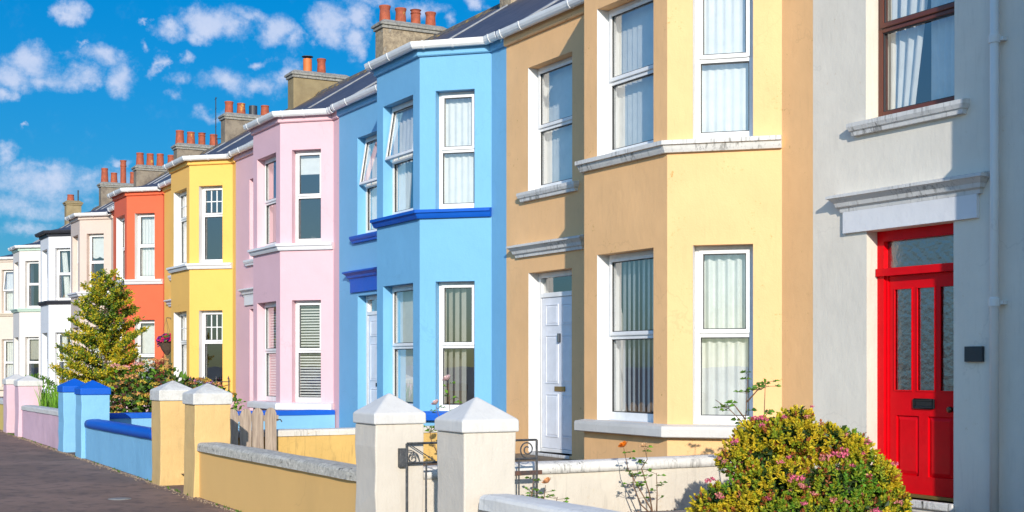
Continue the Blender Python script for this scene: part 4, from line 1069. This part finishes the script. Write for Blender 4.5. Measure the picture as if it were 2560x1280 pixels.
# spirea bush in front of the red door
def rosette(q, p, d, n_, L, W, mi, rr, spread=1.0):
    """a shoot tip: leaves set round the shoot direction"""
    a = d.cross(Vector((0, 0, 1)) if abs(d.z) < .9 else Vector((1, 0, 0))).normalized(); b = d.cross(a)
    t0 = rr.uniform(0, 6.28)
    for k in range(n_):
        t = t0 + k * 2.399; f = k / max(1, n_ - 1)
        o = a * math.cos(t) + b * math.sin(t)
        ld = (o * spread * (1.1 - .75 * f) + d * (.35 + .9 * f)).normalized()
        base = p - d * L * 1.3 * (1 - f)
        q.leaf(base + rv(rr) * .003, ld, (d + rv(rr) * .35 - o * .2).normalized(), L * rr.uniform(.75, 1.15) * (1 - .35 * f), W * rr.uniform(.8, 1.15), mi if rr.random() > .15 else max(0, mi - 1), .2)
def spirea():
    T = thing('flowering_bush', (-8.25, 7.0, .16), 'golden leaved bush with pink flower heads in front of the red door', 'bush')
    rr = random.Random(11)
    U = Vector((0.4824, 0.876, 0)); V = Vector((-0.876, 0.4824, 0))     # across the view / away from it
    C0 = Vector((-8.2, 6.95, .16))
    # lobes: across, away, height, radii
    L = [(-.54, -.05, .27, .22, .22, .15), (-.30, .05, .60, .24, .25, .20), (-.22, .15, .76, .20, .22, .14), (-.02, .12, .76, .29, .26, .17), (.06, .15, .91, .15, .15, .09), (-.12, .12, .86, .12, .13, .08),
         (.30, .10, .72, .27, .25, .16), (.48, .05, .67, .16, .18, .12), (.55, -.02, .46, .25, .25, .19), (.27, -.12, .42, .30, .26, .20), (-.13, -.14, .42, .31, .26, .20), (-.33, -.12, .30, .27, .25, .18),
         (.70, .0, .44, .12, .16, .14), (.0, -.25, .20, .60, .25, .15), (.52, -.15, .21, .30, .25, .15), (-.58, -.1, .15, .20, .2, .09), (.76, -.05, .28, .12, .16, .13)]
    q = MB(); st = MB(); heads = []
    for li, (a, b, z, rx, ry, rz) in enumerate(L):
        c = C0 + U * a + V * b + Vector((0, 0, z))
        n_ = int(560 * (rx * ry + ry * rz + rx * rz) / .16)
        for k in range(n_):
            d = rv(rr)
            g = mnoise.noise(Vector((d.x * 2.6 + li * 5, d.y * 2.6, d.z * 2.6)))
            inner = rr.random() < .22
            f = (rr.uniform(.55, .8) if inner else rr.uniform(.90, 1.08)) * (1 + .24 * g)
            p = c + (U * d.x * rx + V * d.y * ry + Vector((0, 0, d.z * rz))) * f
            if p.z < .2: continue
            if mnoise.noise(p * 6.5) < -.28 and not inner: continue
            out = (U * d.x + V * d.y + Vector((0, 0, d.z * 1.1))).normalized()
            sd = (out * .8 + Vector((0, 0, .55)) + rv(rr) * .4).normalized()
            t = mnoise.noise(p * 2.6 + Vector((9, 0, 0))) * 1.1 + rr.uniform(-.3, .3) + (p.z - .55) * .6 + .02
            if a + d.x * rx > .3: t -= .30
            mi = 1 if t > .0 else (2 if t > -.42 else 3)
            if inner: mi = 4  # inner shoots take the dark leaf, painting in the bush's shaded inside
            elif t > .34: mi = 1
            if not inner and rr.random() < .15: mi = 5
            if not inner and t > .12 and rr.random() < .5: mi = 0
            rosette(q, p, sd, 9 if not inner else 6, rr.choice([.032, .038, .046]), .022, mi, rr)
            if not inner and d.y < .4 and rr.random() < .055: heads.append((p + sd * .03, sd))
            if rr.random() < .12: st.tube([c + (p - c) * .3, p], [.003, .0015], 3, cap=False)
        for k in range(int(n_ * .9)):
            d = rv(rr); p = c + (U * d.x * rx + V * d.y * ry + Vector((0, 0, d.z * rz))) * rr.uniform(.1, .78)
            if p.z > .2: q.leaf(p, rv(rr), rv(rr), .06, .042, 4)  # dark filler leaves back the bush; interior shade put into their colour
        st.tube([C0 + U * a * .4, (C0 + U * a * .6 + c) / 2 + rv(rr) * .04, c], [.010, .007, .004], 5)
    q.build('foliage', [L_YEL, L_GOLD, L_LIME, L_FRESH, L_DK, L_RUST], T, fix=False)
    st.build('stems', BARK, T)
    rr.shuffle(heads)
    for k, (p, o) in enumerate(heads[:98]):
        flower_head(T, p, rr.uniform(.017, .028) if rr.random() < .6 else rr.uniform(.030, .046), PINKF if rr.random() < .7 else PINK2, k, o)
spirea()

# variegated tree
def tree():
    TX, TY = -29.45, 6.5; gz = .2
    T = thing('variegated_tree', (TX, TY, gz), 'conical tree with yellow and green variegated leaves before the coral house', 'tree')
    rr = random.Random(5); U = Vector((0.4824, 0.876, 0)); V = Vector((-0.876, 0.4824, 0))
    base = Vector((TX, TY, 0)); tr = MB()
    trunk = [base + U * (.03 * math.sin(z * 2)) + Vector((0, 0, z)) for z in [gz, .5, 1.0, 1.6, 2.2, 2.8, 3.3]]
    tr.tube(trunk, [.05, .045, .04, .033, .025, .015, .006], 8); tr.build('trunk', BARK, T, smooth=True)
    lm = MB(); q = MB()
    # silhouette: (height, reach left, reach right)
    prof = [(.45, .7, .5), (.8, 1.0, .70), (1.17, 1.12, .76), (1.47, 1.20, .76), (1.76, 1.10, .72), (1.95, .80, .80), (2.25, .84, .86), (2.47, .76, .80), (2.65, .70, .62), (2.9, .60, .62), (3.1, .46, .42), (3.3, .30, .28), (3.5, .12, .12)]
    def reach(z, s):
        for k in range(len(prof) - 1):
            if prof[k][0] <= z <= prof[k + 1][0]:
                f = (z - prof[k][0]) / (prof[k + 1][0] - prof[k][0]); j = 2 if s > 0 else 1
                return prof[k][j] + (prof[k + 1][j] - prof[k][j]) * f
        return .08
    nb = 125
    for b in range(nb):
        z = .5 + 2.9 * (b / nb) ** .95; a = b * 2.39996 + rr.uniform(-.3, .3)
        cu, cv = math.cos(a), math.sin(a)
        rch = reach(z, cu) * (abs(cu) + (1 - abs(cu)) * .8) * (rr.uniform(.55, 1.08) if rr.random() < .5 else rr.uniform(.85, 1.0))
        tip = base + (U * cu + V * cv) * rch + Vector((0, 0, z + rr.uniform(-.06, .10)))
        st = base + Vector((0, 0, max(.3, z - rch * .30)))
        mid = st.lerp(tip, .55) + Vector((0, 0, -.04))
        lm.tube([st, mid, tip], [.014, .008, .003], 5)
        ns = max(2, int(rch / .105))
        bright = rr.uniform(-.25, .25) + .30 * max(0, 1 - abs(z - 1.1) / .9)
        for k in range(ns):
            f = (k + 1) / ns
            c = (st.lerp(mid, f * 2) if f < .5 else mid.lerp(tip, f * 2 - 1))
            for m_ in range(int(rr.uniform(9, 15)) if f > .35 else 5):
                d = rv(rr); p = c + Vector((d.x, d.y, d.z * .65)) * rr.uniform(.03, .13)
                sd = ((tip - st).normalized() * .4 + d * .8 + Vector((0, 0, .45))).normalized()
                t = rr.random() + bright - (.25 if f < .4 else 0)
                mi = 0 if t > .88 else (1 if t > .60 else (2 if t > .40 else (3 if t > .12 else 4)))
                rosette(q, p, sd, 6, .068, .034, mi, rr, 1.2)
    for k in range(16): rosette(q, base + Vector((rr.uniform(-.07, .07), rr.uniform(-.07, .07), rr.uniform(3.15, 3.5))), (rv(rr) + Vector((0, 0, 1))).normalized(), 6, .06, .03, rr.choice([1, 2, 3]), rr, 1.2)
    lm.build('branches', BARK, T)
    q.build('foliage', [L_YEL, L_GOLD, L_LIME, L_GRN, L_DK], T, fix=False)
tree()

def hydrangea():
    cx, cy = -25.0, 6.45; T = thing('hydrangea_bush', (cx, cy, .16), 'hydrangea bush with fading rusty pink flower domes, left of the tan pillars', 'bush')
    rr = random.Random(3); U = Vector((0.4824, 0.876, 0)); V = Vector((-0.876, 0.4824, 0)); C0 = Vector((cx, cy, .16)); q = MB(); st = MB()
    L = [(-.42, 0, .62, .48, .5, .58), (.05, .05, .72, .48, .5, .62), (.52, .0, .55, .42, .45, .52), (-.1, -.3, .5, .55, .35, .5), (.95, .1, .60, .30, .3, .34), (-.72, .1, .68, .30, .3, .5), (1.18, .15, .5, .25, .25, .4)]
    heads = []
    for li, (a, b, z, rx, ry, rz) in enumerate(L):
        c = C0 + U * a + V * b + Vector((0, 0, z))
        for k in range(int(620 * (rx * ry + ry * rz) / .5)):
            d = rv(rr); f = rr.uniform(.72, 1.03)
            p = c + (U * d.x * rx + V * d.y * ry + Vector((0, 0, d.z * rz))) * f
            if p.z < .2: continue
            out = (U * d.x + V * d.y + Vector((0, 0, d.z))).normalized()
            t = rr.random() + .35 * mnoise.noise(p * 2.0) + (.45 if a > .8 else 0)
            mi = 0 if t > .9 else (1 if t > .45 else (2 if t > .2 else 3))
            q.leaf(p, (out * .6 + rv(rr) * .7 + Vector((0, 0, -.1))).normalized(), (out + Vector((0, 0, .5)) + rv(rr) * .4).normalized(), rr.uniform(.08, .13), rr.uniform(.055, .085), mi, .15)
            if k % 16 == 0 and d.y < .25 and d.x * .3 - d.y > -.3 and d.z > -.85 and f > .8: heads.append((p + out * .09 + Vector((0, 0, .04)), a, z + d.z * rz))
        for k in range(14):
            d = rv(rr); p = c + (U * d.x * rx + V * d.y * ry + Vector((0, 0, abs(d.z) * rz))) * .9
            st.tube([C0 + U * a * .7, (C0 + U * a + p) / 2, p], [.01, .008, .005], 4)
    q.build('foliage', [L_FRESH, L_GRN, L_DK, L_MAR], T, fix=False); st.build('stems', BARK, T)
    rr.shuffle(heads)
    FH = [leafmat('hydrangea_rust', (.62, .30, .10), .2), leafmat('hydrangea_ochre', (.60, .42, .06), .2), leafmat('hydrangea_rose', (.72, .34, .28), .2)]
    for k, (p, a, z) in enumerate(heads[:95]):
        r = rr.uniform(.075, .105) * (1.2 if z > 1.0 and a < -.1 else 1); qq = MB()
        for j in range(70):
            d = rv(rr); d.z = abs(d.z)
            pp = Vector(p) + Vector((d.x * r, d.y * r, d.z * r * .45)) * rr.uniform(.8, 1)
            qq.leaf(pp, (rv(rr) + d * .2).normalized(), (d + Vector((0, 0, .5))).normalized(), r * .35, r * .3, 0, .1)
        m = FH[2] if (z > .95 and a < 0 and rr.random() < .6) else (FH[1] if rr.random() < .55 else FH[0])
        qq.build('flower_head', m, T, fix=False)
hydrangea()

# tall green blades behind the pink wall
T = thing('blade_clump', (-26.0, 5.15, .16), 'clump of tall bright green blade leaves behind the pink wall', 'plant')
q = MB(); rr = random.Random(21)
for k in range(420):
    x = rr.uniform(-28.2, -25.0); y = rr.uniform(4.7, 5.3); h = rr.uniform(.65, 1.05); ln = Vector((rr.uniform(-.16, .16), rr.uniform(-.16, .16), 0)); wd = rr.uniform(.010, .018)
    a = rr.uniform(0, 3.14); s_ = Vector((math.cos(a), math.sin(a), 0)) * wd; p0 = Vector((x, y, .16)); mi = rr.choice([0, 0, 1])
    pts = [p0, p0 + ln * .25 + Vector((0, 0, h * .4)), p0 + ln * .6 + Vector((0, 0, h * .75)), p0 + ln * 1.2 + Vector((0, 0, h))]
    ww = [1, .95, .6, .05]
    for j in range(3): q.quad(pts[j] - s_ * ww[j], pts[j] + s_ * ww[j], pts[j + 1] + s_ * ww[j + 1], pts[j + 1] - s_ * ww[j + 1], mi)
q.build('blades', [leafmat('blade_green', (.20, .42, .03)), L_FRESH], T, fix=False)

# small shrub by the far left pillars
T = thing('small_shrub', (-31.5, 5.5, .2), 'small dark green shrub beyond the pink pillars at the left edge', 'shrub')
q = MB(); rr = random.Random(2)
for k in range(1500):
    d = rv(rr); p = Vector((-32.5, 5.6, .75)) + Vector((d.x * .9, d.y * .5, d.z * .52)) * rr.uniform(.8, 1)
    q.leaf(p, (d + rv(rr)).normalized(), d, .07, .04, rr.choice([0, 0, 1]))
q.build('foliage', [L_GRN, L_FRESH], T, fix=False)

def rose_flower(T, p, r, m, seed, up=Vector((-.1, -.5, .8))):
    rr = random.Random(seed); q = MB(); up = up.normalized(); a = up.cross(Vector((0, 0, 1)) if abs(up.z) < .9 else Vector((1, 0, 0))).normalized(); b = up.cross(a)
    for (nring, rad, tilt, sz) in ((7, 1.0, .35, .75), (6, .72, .75, .65), (5, .45, 1.1, .5), (4, .22, 1.35, .38)):
        for k in range(nring):
            t = 2 * math.pi * (k + rr.random() * .5) / nring + nring; o = a * math.cos(t) + b * math.sin(t); s_ = up.cross(o)
            base = Vector(p) + o * r * rad * .18
            dirv = (o * math.cos(tilt) + up * math.sin(tilt)); L_ = r * (.55 + .45 * rad)
            n_ = 4; pr = None
            for j in range(n_ + 1):
                f = j / n_; wdt = sz * r * math.sin(math.pi * (.12 + .72 * f)) ; c = base + dirv * L_ * f + up * r * .28 * f * f
                cur = (c - s_ * wdt * .55 + up * wdt * .12, c, c + s_ * wdt * .55 + up * wdt * .12)
                if pr: q.quad(pr[0], pr[1], cur[1], cur[0]); q.quad(pr[1], pr[2], cur[2], cur[1])
                pr = cur
    return q.build('flower', m, T, fix=False, smooth=True)
def rose_bush(loc, label, stems, flowers, cat='rose bush', leaves=9, lm=None, lsz=.05, seed=1, group=None):
    """stems: lists of points relative to loc; leaves in threes along the upper part"""
    T = thing('rose_bush', loc, label, cat, group); rr = random.Random(seed); B = Vector(loc)
    q = MB(); s = MB()
    for st in stems:
        pts = [B + Vector(p) for p in st]
        n_ = len(pts); s.tube(pts, [.008 * (1 - .65 * k / (n_ - 1)) for k in range(n_)], 6)
        for k in range(leaves):
            f = rr.uniform(.35, 1.0) * (n_ - 1); i = min(int(f), n_ - 2); p = pts[i].lerp(pts[i + 1], f - i)
            d = rv(rr); d.z = abs(d.z) * .4; e = p + d * .07
            s.tube([p, e], .0018, 4)
            for o in (d, d.cross(Vector((0, 0, 1))).normalized(), -d.cross(Vector((0, 0, 1))).normalized()):
                q.leaf(e, (o + d * .4 + Vector((0, 0, -.1))).normalized(), (Vector((.4, -.3, .8)) + rv(rr) * .5).normalized(), lsz * rr.uniform(.8, 1.2), lsz * .62, rr.choice([0, 0, 1]))
    s.build('stems', TWIG, T, smooth=True); q.build('leaves', lm or [L_GRN, L_FRESH], T, fix=False)
    for k, (p, r, m) in enumerate(flowers): rose_flower(T, B + Vector(p), r, m, seed + k)
    return T
OR = leafmat('orange_petal', (.95, .24, .015), .3); PEA = leafmat('peach_petal', (.90, .55, .30), .3); SAL = leafmat('salmon_petal', (.85, .42, .20), .3); BLUSH = leafmat('blush_petal', (.85, .58, .56), .3)
U = Vector((0.4824, 0.876, 0))
def up_(a, b, z): v = U * a + Vector((-.876, .4824, 0)) * b; return (v.x, v.y, z)
rose_bush((-9.90, 6.85, .17), 'thin rose bush with a bright orange and a peach bloom before the cream cross wall',
          [[up_(.02, 0, 0), up_(-.06, 0, .14), up_(-.14, .02, .28), up_(-.22, 0, .42), up_(-.255, 0, .60)], [up_(0, 0, 0), up_(-.03, .02, .2), up_(-.10, 0, .42), up_(-.05, 0, .50), up_(-.075, 0, .60)], [up_(.01, 0, 0), up_(-.10, .02, .10), up_(-.17, 0, .26), up_(-.18, 0, .38)], [up_(.03, 0, .0), up_(.035, 0, .2), up_(.03, 0, .38)]],
          [(up_(-.25, 0, .61), .044, OR), (up_(-.075, 0, .61), .032, PEA)], leaves=8, lsz=.046, seed=4)
rose_bush((-9.35, 7.55, .17), 'tall bare rose shoots with few leaves before the tan lower window',
          [[up_(.0, 0, 0), up_(-.05, 0, .45), up_(-.10, 0, .74), up_(-.14, 0, .84), up_(-.24, 0, .94), up_(-.36, 0, 1.02)], [up_(.0, 0, 0), up_(-.08, 0, .6), up_(-.10, 0, .85), up_(-.08, 0, 1.24)], [up_(.03, 0, 0), up_(.02, 0, .6), up_(.06, 0, .9), up_(.07, 0, 1.20)], [up_(-.1, 0, .85), up_(-.2, 0, .98), up_(-.3, 0, .92)], [up_(-.09, 0, 1.0), up_(0, 0, 1.1), up_(.1, 0, 1.14)]],
          [], leaves=6, lsz=.06, seed=8, lm=[L_GRN, L_FRESH])
rose_bush((-10.02, 5.84, .16), 'low rose with a salmon bloom at the foot of the iron gate',
          [[up_(-.03, 0, 0), up_(-.02, 0, .15), up_(.0, 0, .32)], [up_(-.08, 0, 0), up_(-.12, 0, .2), up_(-.10, 0, .38)], [up_(0, 0, 0), up_(.08, 0, .14), up_(.10, 0, .22)]],
          [(up_(.02, 0, .34), .042, SAL)], leaves=7, lsz=.045, seed=9)
rose_bush((-15.4, 7.65, .16), 'pale pink rose rising between the white pillars before the sky blue bay',
          [[up_(0, 0, 0), up_(-.04, 0, .5), up_(-.05, 0, .9), up_(-.07, 0, 1.12)], [up_(0, 0, 0), up_(-.1, 0, .4), up_(-.22, 0, .82)], [up_(0, 0, 0), up_(.05, 0, .5), up_(.08, 0, .92)], [up_(-.1, 0, 0), up_(-.28, 0, .4), up_(-.30, 0, .55)]],
          [(up_(-.07, 0, 1.14), .062, BLUSH), (up_(-.215, 0, .84), .055, BLUSH)], leaves=7, lsz=.06, seed=12)
rose_bush((-21.7, 6.9, .16), 'small leafy weed showing just above the wooden gate', [[up_(0, 0, 0), up_(.02, 0, .4), up_(0, 0, .74)], [up_(0, 0, 0), up_(-.05, 0, .4), up_(-.08, 0, .72)]], [], cat='weed', leaves=14, lsz=.06, seed=14)

# hanging basket on the yellow house
bx, by = -33.0, 8.72
T = thing('hanging_basket', (bx, by, 2.0), 'brown hanging basket of purple and magenta flowers on the yellow house', 'hanging basket')
q = MB(); q.lathe(bx, by, [(.03, 1.72), (.12, 1.84), (.19, 2.0), (.20, 2.02), (.17, 2.02), (.1, 1.9)], 18); q.build('basket', stone('coir_liner', (.12, .075, .05, 1), (.07, .045, .03, 1), 40), T)
q = MB(); q.tube([(bx, 9.0, 2.6), (bx, 8.72, 2.62), (bx, 8.70, 2.58)], .01, 6); q.tube([(bx, 9.0, 2.4), (bx, 8.8, 2.6)], .007, 5)
for a in (0, 2.1, 4.2): q.tube([(bx, 8.71, 2.58), (bx + .19 * math.cos(a), by + .19 * math.sin(a), 2.02)], .003, 4)
q.build('bracket', M_IRON, T)
q = MB(); rr = random.Random(31)
for k in range(420):
    d = rv(rr); p = Vector((bx, by, 2.06)) + Vector((d.x * .27, d.y * .2, abs(d.z) * .14 + (-.16 * rr.random() if d.x < -.3 else 0)))
    q.leaf(p, (rv(rr) + Vector((0, 0, .2))).normalized(), (d + Vector((.4, -.4, .4))).normalized(), .07, .06, rr.choice([0, 0, 1, 1, 2]) if d.x < .1 else rr.choice([3, 3, 0, 2]))
q.build('flowers', [leafmat('petal_purple', (.12, .02, .22)), leafmat('petal_violet', (.22, .03, .35)), L_GRN, leafmat('petal_magenta', (.75, .01, .15))], T, fix=False)
# trough of pansies before the yellow bay
T = thing('flower_trough', (-28.9, 8.1, .8), 'trough of violet pink and white flowers below the yellow bay window', 'flower trough')
q = MB(); q.box(-28.98, -28.74, 7.72, 8.72, .62, .98); q.build('trough', plain('brown_plastic', (.08, .05, .035), .6), T, bevel=.01)
q = MB()
for k in range(900):
    p = Vector((rr.uniform(-29.0, -28.7), rr.uniform(7.7, 8.75), 0)); h = .18 * (1 - ((p.y - 8.22) / .56) ** 2); p.z = 1.0 + rr.random() * max(.04, h)
    q.leaf(p, (rv(rr) + Vector((0, 0, .3))).normalized(), (Vector((.7, -.5, .4)) + rv(rr) * .5).normalized(), .06, .05, rr.choice([0, 1, 2, 3, 4, 4, 4, 4]))
q.build('flowers', [leafmat('petal_violet', (0, 0, 0)), leafmat('petal_lilac', (.5, .2, .6)), leafmat('petal_white', (.8, .78, .8)), leafmat('petal_pink', (.75, .25, .4)), L_GRN], T, fix=False)

# stones and litter on the soil of the near garden
q = MB(); rr = random.Random(77)
for k in range(2600):
    x = rr.uniform(-10.3, -7.6); y = rr.uniform(5.6, 8.9); r = rr.uniform(.006, .018); z = .165 + rr.uniform(-.005, .02)
    i = len(q.v)
    for (a, b, c) in ((1, 0, 0), (0, 1, 0), (-1, 0, 0), (0, -1, 0), (0, 0, .8), (0, 0, -.8)):
        q.v.append((x + a * r * rr.uniform(.7, 1.2), y + b * r * rr.uniform(.7, 1.2), z + c * r * rr.uniform(.6, 1.1)))
    for f in ((0, 1, 4), (1, 2, 4), (2, 3, 4), (3, 0, 4), (1, 0, 5), (2, 1, 5), (3, 2, 5), (0, 3, 5)): q.f.append(tuple(i + t for t in f)); q.m.append(k % 3)
o = q.build('gravel', [plain('stone_a', (.34, .22, .16), .9), plain('stone_b', (.22, .15, .11), .9), plain('stone_c', (.40, .32, .26), .9)], fix=False)
tag(o, 'small reddish stones and crumbs scattered over the near garden soil', 'gravel', kind='stuff')

# crumbs, grit and tiny weeds gathered at the foot of the front walls
q = MB(); rr = random.Random(91)
for k in range(2600):
    x = rr.uniform(-29, -10); y = FY + .02 - abs(rr.gauss(0, .05)); r_ = rr.uniform(.004, .013); z = ground_z(x) + r_ * .3
    i = len(q.v)
    for (a, b, c) in ((1, 0, 0), (0, 1, 0), (-1, 0, 0), (0, -1, 0), (0, 0, .7), (0, 0, -.7)):
        q.v.append((x + a * r_ * rr.uniform(.7, 1.3), y + b * r_ * rr.uniform(.7, 1.3), z + c * r_))
    for f in ((0, 1, 4), (1, 2, 4), (2, 3, 4), (3, 0, 4), (1, 0, 5), (2, 1, 5), (3, 2, 5), (0, 3, 5)): q.f.append(tuple(i + t for t in f)); q.m.append(k % 3)
for k in range(40):
    x = rr.uniform(-28, -12); y = FY - rr.uniform(-.01, .03)
    for j in range(9): q.leaf(Vector((x + rr.uniform(-.02, .02), y, ground_z(x))), (rv(rr) * .6 + Vector((0, -.3, 1))).normalized(), rv(rr), rr.uniform(.02, .045), .009, 3)
o = q.build('wall_foot_grit', [plain('grit_a', (.40, .29, .19), .9), plain('grit_b', (.28, .2, .14), .9), plain('grit_c', (.18, .13, .10), .9), L_GRN], fix=False)
tag(o, 'sandy grit and tiny weeds along the foot of the front walls', 'grit', kind='stuff')
